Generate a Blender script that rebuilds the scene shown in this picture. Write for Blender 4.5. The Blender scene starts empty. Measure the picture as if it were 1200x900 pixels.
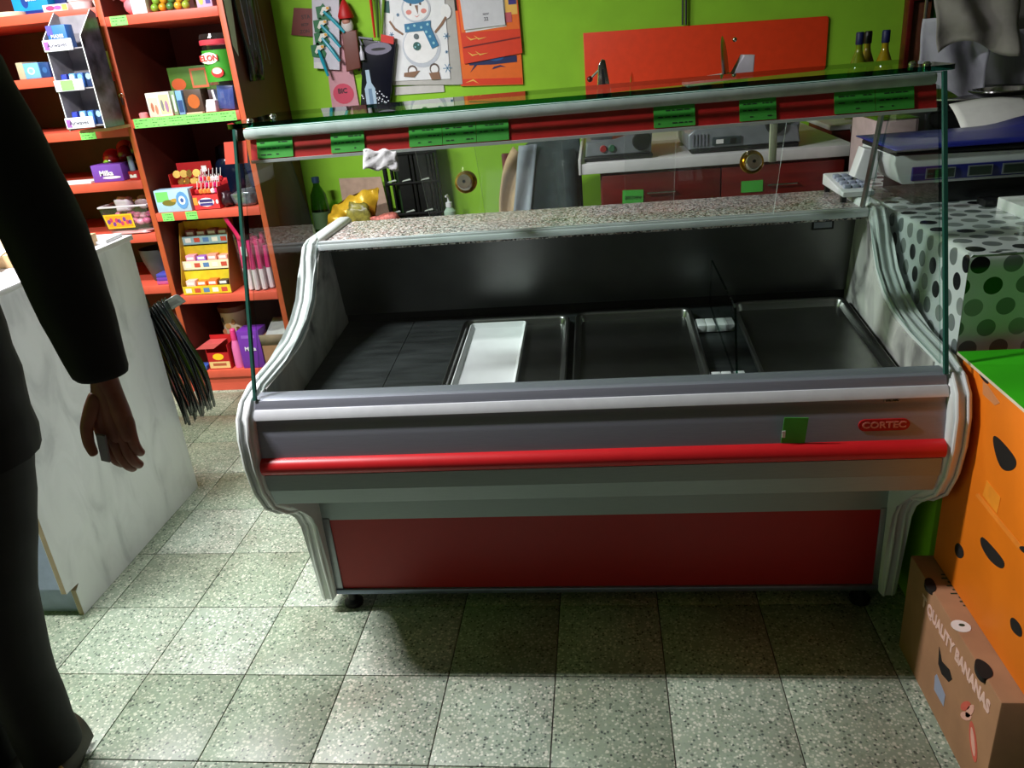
import bpy, bmesh, math, random
from mathutils import Vector, Matrix
S = bpy.context.scene
COL = S.collection
random.seed(11)
R = math.radians
# ------------------------------------------------------------------ camera
cam = bpy.data.objects.new('camera', bpy.data.cameras.new('camera'))
COL.objects.link(cam); S.camera = cam
cam.data.sensor_width = 36; cam.data.lens = 27.7729
cam.data.clip_start = .02
_r, _u, _f = [(0.9919, 0.0956, -0.0841), (0.0394, 0.398, 0.9165), (-0.1211, 0.9124, -0.391)]
cam.matrix_world = Matrix(((_r[0], _u[0], -_f[0], 0), (_r[1], _u[1], -_f[1], 0), (_r[2], _u[2], -_f[2], 1.4), (0, 0, 0, 1)))
# ------------------------------------------------------------------ world, exposure
S.view_settings.view_transform = 'Standard'; S.view_settings.look = 'None'
S.view_settings.gamma = 1; S.view_settings.use_curve_mapping = False
S.view_settings.exposure = 1.72
W = bpy.data.worlds.new('world'); S.world = W; W.use_nodes = True
W.node_tree.nodes['Background'].inputs[0].default_value = (.5, .55, .62, 1)
W.node_tree.nodes['Background'].inputs[1].default_value = .02
def area(name, loc, sx, sy, power, rot=(0, 0, 0), col=(1, .98, .93)):
    l = bpy.data.lights.new(name, 'AREA'); l.shape = 'RECTANGLE'; l.size = sx; l.size_y = sy
    l.energy = power; l.color = col
    o = bpy.data.objects.new(name, l); COL.objects.link(o); o.location = loc; o.rotation_euler = rot
    return o
CEIL = 2.5
area('ceiling_tube_light', (-1.72, 1.42, CEIL-.075), .55, .10, 29, col=(1, .975, 1))
area('ceiling_tube_light', (-2.1, 2.35, CEIL-.075), .8, .12, 15, col=(1, .975, 1))

# ------------------------------------------------------------------ materials
def lin(c):
    return tuple(((v/255)/12.92 if v/255 <= .04045 else ((v/255+.055)/1.055)**2.4) for v in c)+(1,)
MC = {}
def node(nt, t, **k):
    n = nt.nodes.new(t)
    for a, b in k.items():
        if isinstance(a, str) and a.startswith('i_'): n.inputs[a[2:].replace('_', ' ')].default_value = b
        else: setattr(n, a, b)
    return n
def mat(name, col, rough=.5, metal=0, var=.08, scale=30, bump=0, spec=.5, aniso=None):
    if name in MC: return MC[name]
    m = bpy.data.materials.new(name); MC[name] = m; m.use_nodes = True
    nt = m.node_tree; b = nt.nodes['Principled BSDF']
    c = lin(col)
    tc = node(nt, 'ShaderNodeTexCoord'); nz = node(nt, 'ShaderNodeTexNoise')
    nz.inputs['Scale'].default_value = scale; nz.inputs['Detail'].default_value = 4
    if aniso:
        mp = node(nt, 'ShaderNodeMapping'); mp.inputs['Scale'].default_value = aniso
        nt.links.new(tc.outputs['Object'], mp.inputs[0]); nt.links.new(mp.outputs[0], nz.inputs['Vector'])
    else: nt.links.new(tc.outputs['Object'], nz.inputs['Vector'])
    r = node(nt, 'ShaderNodeValToRGB')
    r.color_ramp.elements[0].position = .3; r.color_ramp.elements[1].position = .7
    r.color_ramp.elements[0].color = tuple(v*(1-var*2) for v in c[:3])+(1,)
    r.color_ramp.elements[1].color = tuple(min(1, v*(1+var)) for v in c[:3])+(1,)
    nt.links.new(nz.outputs['Fac'], r.inputs[0]); nt.links.new(r.outputs[0], b.inputs['Base Color'])
    b.inputs['Roughness'].default_value = rough; b.inputs['Metallic'].default_value = metal
    b.inputs['Specular IOR Level'].default_value = spec
    if bump:
        bp_ = node(nt, 'ShaderNodeBump'); bp_.inputs['Strength'].default_value = bump; bp_.inputs['Distance'].default_value = .004
        nt.links.new(nz.outputs['Fac'], bp_.inputs['Height']); nt.links.new(bp_.outputs[0], b.inputs['Normal'])
    return m
def ramp(nt, stops, interp='LINEAR'):
    r = node(nt, 'ShaderNodeValToRGB'); cr = r.color_ramp; cr.interpolation = interp
    while len(cr.elements) < len(stops): cr.elements.new(.5)
    for e, (p_, c) in zip(cr.elements, stops): e.position = p_; e.color = lin(c)
    return r
def mix(nt, fac, a, b, blend='MIX'):
    n = node(nt, 'ShaderNodeMix', data_type='RGBA', blend_type=blend)
    for s_, v in ((0, fac), (6, a), (7, b)):
        if hasattr(v, 'is_linked') or hasattr(v, 'links'): nt.links.new(v, n.inputs[s_])
        else: n.inputs[s_].default_value = v
    return n.outputs[2]
def newmat(name):
    m = bpy.data.materials.new(name); MC[name] = m; m.use_nodes = True
    return m, m.node_tree, m.node_tree.nodes['Principled BSDF']

def terrazzo():
    m, nt, b = newmat('terrazzo')
    g = node(nt, 'ShaderNodeNewGeometry'); oi = node(nt, 'ShaderNodeObjectInfo')
    off = node(nt, 'ShaderNodeVectorMath', operation='SCALE'); nt.links.new(oi.outputs['Location'], off.inputs[0]); off.inputs['Scale'].default_value = 7.3
    ad = node(nt, 'ShaderNodeVectorMath', operation='ADD'); nt.links.new(g.outputs['Position'], ad.inputs[0]); nt.links.new(off.outputs[0], ad.inputs[1])
    def chips(scale, rad, stops):
        v = node(nt, 'ShaderNodeTexVoronoi'); v.inputs['Scale'].default_value = scale
        nt.links.new(ad.outputs[0], v.inputs['Vector'])
        sp = node(nt, 'ShaderNodeSeparateColor'); nt.links.new(v.outputs['Color'], sp.inputs[0])
        r = ramp(nt, stops, 'CONSTANT'); nt.links.new(sp.outputs[0], r.inputs[0])
        mr = node(nt, 'ShaderNodeMapRange'); mr.inputs['From Min'].default_value = rad; mr.inputs['From Max'].default_value = rad*.7
        nt.links.new(v.outputs['Distance'], mr.inputs['Value'])
        return r.outputs[0], mr.outputs[0]
    base = ramp(nt, [(0, (142, 158, 142)), (1, (172, 184, 168))])
    nz = node(nt, 'ShaderNodeTexNoise'); nz.inputs['Scale'].default_value = 25; nt.links.new(ad.outputs[0], nz.inputs['Vector']); nt.links.new(nz.outputs['Fac'], base.inputs[0])
    c1, k1 = chips(150, .50, [(0, (84, 96, 92)), (.10, (200, 206, 190)), (.42, (160, 176, 156)), (.66, (225, 228, 215)), (.82, (140, 156, 138)), (.95, (70, 76, 72))])
    c2, k2 = chips(84, .36, [(0, (225, 226, 212)), (.35, (165, 178, 158)), (.6, (205, 210, 196)), (.85, (86, 96, 88))])
    col = mix(nt, k1, base.outputs[0], c1); 
    sel = node(nt, 'ShaderNodeMath', operation='MULTIPLY'); nt.links.new(k2, sel.inputs[0]); sel.inputs[1].default_value = .85
    col = mix(nt, sel.outputs[0], col, c2)
    # per-tile tone and grime
    rr = ramp(nt, [(0, (205, 210, 200)), (.5, (235, 240, 230)), (1, (255, 255, 255))]); nt.links.new(oi.outputs['Random'], rr.inputs[0])
    col = mix(nt, 1.0, col, rr.outputs[0], 'MULTIPLY')
    gz = node(nt, 'ShaderNodeTexNoise'); gz.inputs['Scale'].default_value = 2.6; gz.inputs['Detail'].default_value = 5; nt.links.new(g.outputs['Position'], gz.inputs['Vector'])
    gr = ramp(nt, [(.42, (255, 255, 255)), (.72, (205, 192, 188))]); nt.links.new(gz.outputs['Fac'], gr.inputs[0])
    col = mix(nt, 1.0, col, gr.outputs[0], 'MULTIPLY')
    nt.links.new(col, b.inputs['Base Color'])
    b.inputs['Roughness'].default_value = .42
    return m
def granite():
    m, nt, b = newmat('granite')
    tc = node(nt, 'ShaderNodeTexCoord')
    n1 = node(nt, 'ShaderNodeTexNoise'); n1.inputs['Scale'].default_value = 210; n1.inputs['Detail'].default_value = 3; nt.links.new(tc.outputs['Object'], n1.inputs['Vector'])
    r1 = ramp(nt, [(.41, (34, 34, 36)), (.475, (140, 135, 132)), (.53, (215, 208, 204)), (.62, (235, 230, 228))]); nt.links.new(n1.outputs['Fac'], r1.inputs[0])
    n2 = node(nt, 'ShaderNodeTexNoise'); n2.inputs['Scale'].default_value = 60; nt.links.new(tc.outputs['Object'], n2.inputs['Vector'])
    r2 = ramp(nt, [(.45, (255, 255, 255)), (.6, (236, 212, 208))]); nt.links.new(n2.outputs['Fac'], r2.inputs[0])
    nt.links.new(mix(nt, 1.0, r1.outputs[0], r2.outputs[0], 'MULTIPLY'), b.inputs['Base Color'])
    b.inputs['Roughness'].default_value = .3
    return m
def marble(name, a, c, v, scale=5, stretch=(1, 1, .45)):
    m, nt, b = newmat(name)
    tc = node(nt, 'ShaderNodeTexCoord'); mp = node(nt, 'ShaderNodeMapping'); mp.inputs['Scale'].default_value = stretch; mp.inputs['Rotation'].default_value = (.5, 0, 0)
    nt.links.new(tc.outputs['Object'], mp.inputs[0])
    n1 = node(nt, 'ShaderNodeTexNoise'); n1.inputs['Scale'].default_value = scale; n1.inputs['Detail'].default_value = 7; n1.inputs['Distortion'].default_value = .8; nt.links.new(mp.outputs[0], n1.inputs['Vector'])
    r1 = ramp(nt, [(.36, v), (.47, c), (.6, a)]); nt.links.new(n1.outputs['Fac'], r1.inputs[0])
    nt.links.new(r1.outputs[0], b.inputs['Base Color']); b.inputs['Roughness'].default_value = .35
    return m
def glass(name, tint=(1, 1, 1), gloss=1.0, ior=1.5, haze=.0, rough=.0):
    m, nt, b = newmat(name); nt.nodes.remove(b)
    out = nt.nodes['Material Output']
    tr = node(nt, 'ShaderNodeBsdfTransparent'); tr.inputs[0].default_value = tint+(1,)
    gl = node(nt, 'ShaderNodeBsdfGlossy'); gl.inputs['Roughness'].default_value = rough
    fr = node(nt, 'ShaderNodeFresnel'); fr.inputs[0].default_value = ior
    mu = node(nt, 'ShaderNodeMath', operation='MULTIPLY'); mu.inputs[1].default_value = gloss; nt.links.new(fr.outputs[0], mu.inputs[0])
    ge = node(nt, 'ShaderNodeNewGeometry'); iv = node(nt, 'ShaderNodeMath', operation='SUBTRACT'); iv.inputs[0].default_value = gloss; nt.links.new(ge.outputs['Backfacing'], iv.inputs[1]); iv.use_clamp = True
    nt.links.new(iv.outputs[0], mu.inputs[1])
    mx = node(nt, 'ShaderNodeMixShader'); nt.links.new(mu.outputs[0], mx.inputs[0]); nt.links.new(tr.outputs[0], mx.inputs[1]); nt.links.new(gl.outputs[0], mx.inputs[2])
    last = mx
    if haze:
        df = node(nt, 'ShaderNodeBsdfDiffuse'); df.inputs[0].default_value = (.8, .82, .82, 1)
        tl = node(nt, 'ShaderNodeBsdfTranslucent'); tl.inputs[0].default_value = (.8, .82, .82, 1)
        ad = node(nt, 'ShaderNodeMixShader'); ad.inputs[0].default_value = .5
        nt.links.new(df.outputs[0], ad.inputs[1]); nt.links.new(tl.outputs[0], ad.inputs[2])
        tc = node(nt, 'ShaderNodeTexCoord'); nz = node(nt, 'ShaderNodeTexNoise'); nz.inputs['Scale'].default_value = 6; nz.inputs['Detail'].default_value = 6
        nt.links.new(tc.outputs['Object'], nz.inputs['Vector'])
        mr = node(nt, 'ShaderNodeMapRange'); mr.inputs['From Min'].default_value = .3; mr.inputs['From Max'].default_value = .7; mr.inputs['To Min'].default_value = haze*.5; mr.inputs['To Max'].default_value = haze*1.5
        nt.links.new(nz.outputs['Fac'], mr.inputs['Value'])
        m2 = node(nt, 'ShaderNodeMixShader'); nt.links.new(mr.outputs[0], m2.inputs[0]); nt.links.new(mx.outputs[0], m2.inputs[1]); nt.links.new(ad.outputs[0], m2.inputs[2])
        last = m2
    nt.links.new(last.outputs[0], out.inputs[0])
    return m
def polka():
    m, nt, b = newmat('polka_dot_vinyl')
    uv = node(nt, 'ShaderNodeUVMap'); sp = node(nt, 'ShaderNodeSeparateXYZ'); nt.links.new(uv.outputs[0], sp.inputs[0])
    def math_(op, a, b_=None, c=None):
        n = node(nt, 'ShaderNodeMath', operation=op)
        for i, v in enumerate((a, b_, c)):
            if v is None: continue
            if isinstance(v, (int, float)): n.inputs[i].default_value = v
            else: nt.links.new(v, n.inputs[i])
        return n.outputs[0]
    px, py = .062, .045
    row = math_('FLOOR', math_('DIVIDE', sp.outputs[1], py))
    odd = math_('MULTIPLY', math_('MODULO', math_('ABSOLUTE', row), 2.0), .5)
    u = math_('ADD', math_('DIVIDE', sp.outputs[0], px), odd)
    cu = math_('FLOOR', u)
    du = math_('MULTIPLY', math_('SUBTRACT', math_('SUBTRACT', u, cu), .5), px)
    dv = math_('MULTIPLY', math_('SUBTRACT', math_('SUBTRACT', math_('DIVIDE', sp.outputs[1], py), row), .5), py)
    d = math_('SQRT', math_('ADD', math_('MULTIPLY', du, du), math_('MULTIPLY', dv, dv)))
    k = math_('LESS_THAN', d, .0185)
    cb = node(nt, 'ShaderNodeCombineXYZ'); nt.links.new(cu, cb.inputs[0]); nt.links.new(row, cb.inputs[1])
    wn = node(nt, 'ShaderNodeTexWhiteNoise', noise_dimensions='2D'); nt.links.new(cb.outputs[0], wn.inputs['Vector'])
    r = ramp(nt, [(0, (22, 22, 26)), (.26, (120, 126, 126)), (.65, (150, 155, 152))], 'CONSTANT'); nt.links.new(wn.outputs['Value'], r.inputs[0])
    nt.links.new(mix(nt, k, lin((226, 230, 232)), r.outputs[0]), b.inputs['Base Color'])
    b.inputs['Roughness'].default_value = .16; b.inputs['Specular IOR Level'].default_value = .8
    return m

M_ = dict(
 wall=mat('lime_paint', (146, 204, 44), .75, var=.04, scale=9, bump=.05),
 plain=mat('grey_plaster', (84, 82, 78), .9), ceil=mat('white_ceiling', (160, 160, 155), .9),
 red_board=mat('red_laminate', (240, 66, 26), .45, var=.03),
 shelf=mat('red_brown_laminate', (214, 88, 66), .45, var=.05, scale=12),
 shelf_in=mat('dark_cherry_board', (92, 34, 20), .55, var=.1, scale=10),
 post=mat('copper_edge_band', (188, 84, 48), .45, var=.05),
 alu=mat('anodised_aluminium', (150, 155, 160), .38, .75, var=.05, aniso=(1, 40, 40)),
 alu_d=mat('grey_aluminium_band', (150, 153, 165), .42, .5, var=.04, aniso=(1, 40, 40)),
 alu_t=mat('satin_teal_grey_band', (152, 165, 165), .42, .4, var=.04, aniso=(1, 40, 40)),
 white_trim=mat('white_moulded_plastic', (222, 226, 226), .34, var=.03, scale=6, bump=.02),
 kick_red=mat('red_panel_laminate', (165, 16, 14), .42, var=.03),
 bump_red=mat('red_rubber_bumper', (205, 30, 36), .38, var=.03),
 steel=mat('stainless_steel', (150, 150, 148), .3, 1, var=.05, scale=18, aniso=(1, 1, 12)),
 steel_d=mat('dull_stainless_steel', (122, 122, 120), .36, 1, var=.06, scale=10),
 chrome=mat('chrome', (205, 205, 205), .12, 1, var=0),
 black=mat('black_plastic', (18, 18, 20), .45, var=.05), deckm=mat('black_scratched_deck', (52, 56, 56), .38, .35, var=.25, scale=9, aniso=(1, 5, 1)),
 bag=mat('black_film', (12, 14, 13), .22, var=.1, bump=.3), white=mat('white_plastic', (222, 224, 226), .35, var=.02),
 cloth_blk=mat('black_jacket_cloth', (7, 8, 10), .85, var=.2), skin=mat('skin', (150, 92, 72), .5, var=.1),
 brass=mat('brass', (196, 152, 62), .25, 1, var=.05), card=mat('brown_cardboard', (168, 122, 88), .8, var=.07, scale=14),
 orange=mat('orange_printed_cardboard', (240, 124, 12), .55, var=.04, scale=8), lid_green=mat('green_printed_cardboard', (62, 200, 24), .5, var=.04, scale=8),
 tag=mat('green_price_paper', (70, 175, 62), .7, var=.04), ink=mat('ink', (24, 50, 28), .7), grout=mat('grout', (86, 80, 76), .9),
 paper=mat('white_paper', (228, 228, 226), .8, var=.03), wood=mat('dark_red_wood', (104, 22, 18), .4, var=.15, scale=7, aniso=(1, 6, 6)),
 wtop=mat('white_worktop', (214, 212, 214), .4, var=.03), hole=mat('dark_cut_out', (20, 14, 10), .9),
 terr=terrazzo(), granite=granite(),
 marble_in=marble('grey_veined_lining', (222, 218, 214), (190, 186, 184), (120, 116, 116), 9, (1, 1, .8)),
 marble=marble('white_marble_laminate', (218, 220, 221), (210, 212, 213), (192, 194, 196), 11),
 glass=glass('greenish_glass', (.96, .98, .97), 1.0), plexi=glass('reflection_haze_plexiglass', (.98, .985, .985), .9, haze=.03),  # plexi: milky reflection on the panes painted in as pale scatter
 topg=glass('thick_green_glass', (.86, .94, .90), 1.0, 1.6), clear=glass('clear_plastic', (.97, .97, .97), 1.0, haze=.03),
 polka=polka(), gedge=glass('green_glass_edge', (.02, .15, .10), 1.0), charcoal=mat('charcoal_cloth', (44, 56, 60), .8, var=.15, bump=.4), beige=mat('beige_lining', (196, 168, 130), .8, var=.1, bump=.4),
)
def K(*c, r=.5, me=0): # plain print colour
    return mat('print_%02x%02x%02x' % c, c, r, me, var=.03)

# ------------------------------------------------------------------ builders
WL = {None: Vector((0, 0, 0))}
class MB:
    def __init__(s): s.bm = bmesh.new(); s.uv = None
    def _m(s, fs, m):
        for f in fs: f.material_index = m
    def box(s, x0, x1, y0, y1, z0, z1, m=0, b=0, T=None):
        mt = Matrix.Translation(((x0+x1)/2, (y0+y1)/2, (z0+z1)/2)) @ Matrix.Diagonal((abs(x1-x0), abs(y1-y0), abs(z1-z0), 1))
        r = bmesh.ops.create_cube(s.bm, size=1, matrix=(T @ mt) if T else mt)
        vs = set(r['verts']); s._m({f for v in vs for f in v.link_faces}, m)
        if b:
            es = list({e for v in vs for e in v.link_edges})
            q = bmesh.ops.bevel(s.bm, geom=es, offset=b, segments=2, affect='EDGES', profile=.5, clamp_overlap=True)
            s._m(q['faces'], m)
        return s
    def prism(s, pts, ax, a, b, m=0, bev=0, T=None, mside=None):
        def v(p, t): return {'x': (t, p[0], p[1]), 'y': (p[0], t, p[1]), 'z': (p[0], p[1], t)}[ax]
        va = [s.bm.verts.new(v(p, a)) for p in pts]; vb = [s.bm.verts.new(v(p, b)) for p in pts]
        n = len(pts); fs = []; caps = [s.bm.faces.new(va), s.bm.faces.new(vb[::-1])]
        for i in range(n): fs.append(s.bm.faces.new((va[i], vb[i], vb[(i+1) % n], va[(i+1) % n])))
        s._m(caps, m); s._m(fs, m if mside is None else mside)
        if T: bmesh.ops.transform(s.bm, matrix=T, verts=va+vb)
        if bev:
            es = [e for c in caps for e in c.edges]
            q = bmesh.ops.bevel(s.bm, geom=es, offset=bev, segments=3, affect='EDGES', profile=.5, clamp_overlap=True); s._m(q['faces'], m)
        return s
    def tube(s, pts, r, n=8, m=0, cap=True):
        pts = [Vector(p) for p in pts]; rs = r if isinstance(r, (list, tuple)) else [r]*len(pts)
        rings = []; up = None
        for i, p in enumerate(pts):
            d = (pts[min(i+1, len(pts)-1)]-pts[max(i-1, 0)]).normalized()
            if up is None:
                up = Vector((0, 0, 1)) if abs(d.z) < .9 else Vector((1, 0, 0))
            a = d.cross(up).normalized(); up = a.cross(d).normalized()
            rings.append([s.bm.verts.new(p+(a*math.cos(t)+up*math.sin(t))*rs[i]) for t in [2*math.pi*k/n for k in range(n)]])
        for A, B in zip(rings, rings[1:]):
            for k in range(n): s.bm.faces.new((A[k], A[(k+1) % n], B[(k+1) % n], B[k])).material_index = m
        if cap:
            s.bm.faces.new(rings[0][::-1]).material_index = m; s.bm.faces.new(rings[-1]).material_index = m
        return s
    def lathe(s, prof, c, n=24, m=0, T=None):
        c = Vector(c); rings = []; allv = []
        for r, z in prof:
            if r < 1e-6: ring = [s.bm.verts.new((c.x, c.y, c.z+z))]
            else: ring = [s.bm.verts.new((c.x+r*math.cos(2*math.pi*k/n), c.y+r*math.sin(2*math.pi*k/n), c.z+z)) for k in range(n)]
            rings.append(ring); allv += ring
        for A, B in zip(rings, rings[1:]):
            for k in range(n):
                if len(A) == 1 and len(B) == 1: continue
                if len(A) == 1: f = s.bm.faces.new((A[0], B[(k+1) % n], B[k]))
                elif len(B) == 1: f = s.bm.faces.new((A[k], A[(k+1) % n], B[0]))
                else: f = s.bm.faces.new((A[k], A[(k+1) % n], B[(k+1) % n], B[k]))
                f.material_index = m
        if T: bmesh.ops.transform(s.bm, matrix=T, verts=allv)
        return s
    def ball(s, c, r, m=0, sc=(1, 1, 1), sub=2):
        q = bmesh.ops.create_icosphere(s.bm, subdivisions=sub, radius=r, matrix=Matrix.Translation(c) @ Matrix.Diagonal(sc+(1,)))
        s._m({f for v in q['verts'] for f in v.link_faces}, m); return s
    def grid(s, fn, nu, nv, m=0, uvf=None):
        V = [[s.bm.verts.new(fn(i/nu, j/nv)) for j in range(nv+1)] for i in range(nu+1)]
        if uvf and not s.uv: s.uv = s.bm.loops.layers.uv.new('UVMap')
        for i in range(nu):
            for j in range(nv):
                f = s.bm.faces.new((V[i][j], V[i+1][j], V[i+1][j+1], V[i][j+1])); f.material_index = m
                if uvf:
                    for l, (a, b) in zip(f.loops, ((i, j), (i+1, j), (i+1, j+1), (i, j+1))): l[s.uv].uv = uvf(a/nu, b/nv)
        return s
    def text(s, body, size, T, m=0, ext=.0004, bold=.02, sx=1, width=None):
        cu = bpy.data.curves.new('t', 'FONT'); cu.body = body; cu.size = size; cu.extrude = ext; cu.offset = bold*size
        cu.align_x = 'CENTER'; cu.align_y = 'CENTER'; cu.resolution_u = 3
        o = bpy.data.objects.new('t', cu); COL.objects.link(o)
        me = bpy.data.meshes.new_from_object(o.evaluated_get(bpy.context.evaluated_depsgraph_get()))
        if width:
            xs = [v.co.x for v in me.vertices]; sx = width/(max(xs)-min(xs))
        me.transform(T @ Matrix.Diagonal((sx, 1, 1, 1)))
        old = set(s.bm.faces); s.bm.from_mesh(me)
        for f in s.bm.faces:
            if f not in old: f.material_index = m
        bpy.data.objects.remove(o); bpy.data.curves.remove(cu); bpy.data.meshes.remove(me); return s
    # flat print on a face that looks towards -Y, in (x, z)
    def poly(s, pts, y, m, t=.0008): return s.prism(pts, 'y', y, y-t, m)
    def ell(s, cx, cz, rx, rz, y, m, t=.0008, n=16, a=0):
        return s.prism([(cx+rx*math.cos(q)*math.cos(a)-rz*math.sin(q)*math.sin(a), cz+rx*math.cos(q)*math.sin(a)+rz*math.sin(q)*math.cos(a)) for q in [2*math.pi*k/n for k in range(n)]], 'y', y, y-t, m)
    def obj(s, name, mats, parent=None, sm=35, solid=0, local=False, sub=0):
        bmesh.ops.recalc_face_normals(s.bm, faces=s.bm.faces) if not solid else None
        me = bpy.data.meshes.new(name)
        if not isinstance(mats, (list, tuple)): mats = [mats]
        for q in mats: me.materials.append(M_[q] if isinstance(q, str) else q)
        o = bpy.data.objects.new(name, me); COL.objects.link(o)
        if parent:
            o.parent = parent; WL[o.name] = WL[parent.name]
            if not local: bmesh.ops.translate(s.bm, verts=s.bm.verts, vec=-WL[parent.name])
        elif not local:
            vs = s.bm.verts; xs = [v.co for v in vs]
            lo = Vector((min(v.x for v in xs), min(v.y for v in xs), min(v.z for v in xs))); hi = Vector((max(v.x for v in xs), max(v.y for v in xs), 0))
            c = Vector(((lo.x+hi.x)/2, (lo.y+hi.y)/2, lo.z)); bmesh.ops.translate(s.bm, verts=vs, vec=-c); o.location = c; WL[o.name] = c
        else: WL[o.name] = Vector((0, 0, 0))
        s.bm.to_mesh(me); s.bm.free()
        if sm:
            for p_ in me.polygons: p_.use_smooth = True
            try: me.set_sharp_from_angle(angle=R(sm))
            except Exception: pass
        if solid:
            md = o.modifiers.new('thickness', 'SOLIDIFY'); md.thickness = solid; md.offset = 0
        if sub:
            md = o.modifiers.new('smooth', 'SUBSURF'); md.levels = sub; md.render_levels = sub
        return o
def tagit(o, label=None, cat=None, group=None, kind=None):
    for k, v in (('label', label), ('category', cat), ('group', group), ('kind', kind)):
        if v: o[k] = v
    return o
def thing(name, label, cat, loc, group=None, rot=None):
    o = bpy.data.objects.new(name, None); COL.objects.link(o); o.empty_display_size = .05; o.location = loc
    WL[o.name] = Vector(loc)
    if rot: o.rotation_euler = rot
    return tagit(o, label, cat, group)
def struct(o): o['kind'] = 'structure'; return o
FR = Matrix.Rotation(math.pi/2, 4, 'X')
def face(x, y, z, tilt=0, roll=0): return Matrix.Translation((x, y, z)) @ Matrix.Rotation(tilt, 4, 'X') @ FR @ Matrix.Rotation(roll, 4, 'Z')
def leftface(x, y, z, roll=0):
    return Matrix.Translation((x, y, z)) @ Matrix(((0, 0, -1, 0), (-1, 0, 0, 0), (0, 1, 0, 0), (0, 0, 0, 1))) @ Matrix.Rotation(roll, 4, 'Z')

# ================================================================== room
XW0, XW1, YW0, YW1 = -3.3, 2.3, -1.0, 3.85
fl = struct(MB().box(XW0, XW1, YW0, YW1, -.06, -.0035).obj('floor', 'grout'))
T0, Y0, TP = -.1543, 1.468, .2625
tm = MB().box(-TP/2+.0014, TP/2-.0014, -TP/2+.0014, TP/2-.0014, -.02, 0, b=.0012).obj('tile', 'terr', local=True)
tmesh = tm.data; bpy.data.objects.remove(tm)
for i in range(-9, 6):
    for j in range(-3, 9):
        x = T0+(i+.5)*TP; y = Y0+(j+.5)*TP
        if y > YW1-TP/2 or j < -2 : continue
        t = bpy.data.objects.new('tile', tmesh); COL.objects.link(t); t.parent = fl
        t.location = Vector((x, y, 0))-WL[fl.name]; t.rotation_euler = (random.uniform(-.0012, .0012), random.uniform(-.0012, .0012), 0)
struct(MB().box(XW0, XW1, YW0, YW1, CEIL, CEIL+.1).obj('ceiling', 'ceil'))
struct(MB().box(XW0, XW1, YW1, YW1+.1, -.06, CEIL).obj('wall_back', 'wall'))
struct(MB().box(XW0-.1, XW0, YW0, YW1, -.06, CEIL).obj('wall_left', 'wall'))
struct(MB().box(XW1, XW1+.1, YW0, YW1, -.06, CEIL).obj('wall_right', 'plain'))
struct(MB().box(XW0, XW1, YW0-.1, YW0, -.06, CEIL).obj('wall_front', 'plain'))
struct(MB().box(-1.44, XW1, YW1-.012, YW1, 0, .08).obj('baseboard_back', 'wood'))
for lx, ly, w in ((-1.72, 1.42, .55), (-2.1, 2.35, .8)):
    t = thing('ceiling_light', 'white ceiling light housing above the %s' % ('marble counter' if ly < 2 else 'sweets shelves'), 'lamp', (lx, ly, CEIL))
    MB().box(lx-w/2-.05, lx+w/2+.05, ly-.08, ly+.08, CEIL-.06, CEIL, b=.01).obj('housing', 'white', t)

# ================================================================== display case
XL, XR = -.765, .658
XC = (XL+XR)/2
case = thing('display_case', 'long white and red refrigerated counter display case with sloping glass front, nearly empty', 'display case', (XC, 1.95, 0))
PROF = [(1.70, .05), (1.693, .18), (1.688, .30), (1.668, .345), (1.63, .385), (1.555, .425), (1.50, .472), (1.470, .53), (1.457, .60), (1.459, .665), (1.474, .71), (1.505, .737), (1.57, .750),
        (1.70, .757), (1.80, .768), (1.875, .792), (1.94, .830), (1.985, .880), (2.012, .928), (2.038, .955), (2.075, .965)]
FULL = PROF+[(2.37, .965), (2.385, .955), (2.385, .05)]
def inset(P_, d):
    out = []
    for i, p in enumerate(P_):
        a = Vector(P_[i-1]); b = Vector(P_[(i+1) % len(P_)]); t = (b-a).normalized(); n = Vector((t.y, -t.x))
        out.append((p[0]+n.x*d, p[1]+n.y*d))
    return out
for sgn, x0, x1 in ((-1, XL-.044, XL), (1, XR, XR+.044)):
    e = MB().prism(FULL, 'x', x0, x1, bev=.011).obj('side_panel', 'white_trim', case, sm=50)
    xi = XL-.012 if sgn < 0 else XR+.012
    for xx, rr in ((xi, .0045), (xi+sgn*.020, .0035)):
        MB().tube([(xx, y, z) for y, z in inset(PROF, -.0035)], rr, 8).obj('trim_ridge', 'white_trim', e)
    xa, xb = (XL, XL+.004) if sgn < 0 else (XR-.004, XR)
    lin_ = [(1.56, .744), (1.70, .748), (1.80, .757), (1.88, .78), (1.95, .822), (1.997, .875), (2.024, .922), (2.05, .94), (2.20, .94), (2.20, .64), (1.55, .62)]
    MB().prism(lin_, 'x', xa, xb).obj('inner_lining', 'marble_in', e)
# front cladding, one profile each
def strip(name, pts, m, a=XL, b=XR, par=None, label=None):
    o = MB().prism(pts, 'x', a, b).obj(name, m, par or case, sm=40)
    if label: o['label'] = label
    return o
strip('glass_channel', [(1.492, .721), (1.502, .739), (1.516, .744), (1.540, .744), (1.540, .70), (1.492, .70)], 'alu_d')
strip('front_rail', [(1.478, .703), (1.480, .712), (1.489, .7225), (1.496, .7225), (1.496, .703)], mat('polished_aluminium_lip', (225, 228, 232), .3, .2, var=.03), label='bright aluminium rail')
strip('upper_fascia', [(1.485, .702), (1.4845, .690), (1.482, .687), (1.4765, .66), (1.4715, .614), (1.53, .614), (1.53, .702)], 'alu_d')
bz = [(1.471, .6145)]+[(1.471-.019*math.sin(t), .594+.0195*math.cos(t)) for t in [math.pi*k/10 for k in range(1, 10)]]+[(1.471, .5735), (1.50, .5735), (1.50, .6145)]
strip('bumper', bz, 'bump_red', label='red rubber bumper strip')
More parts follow.
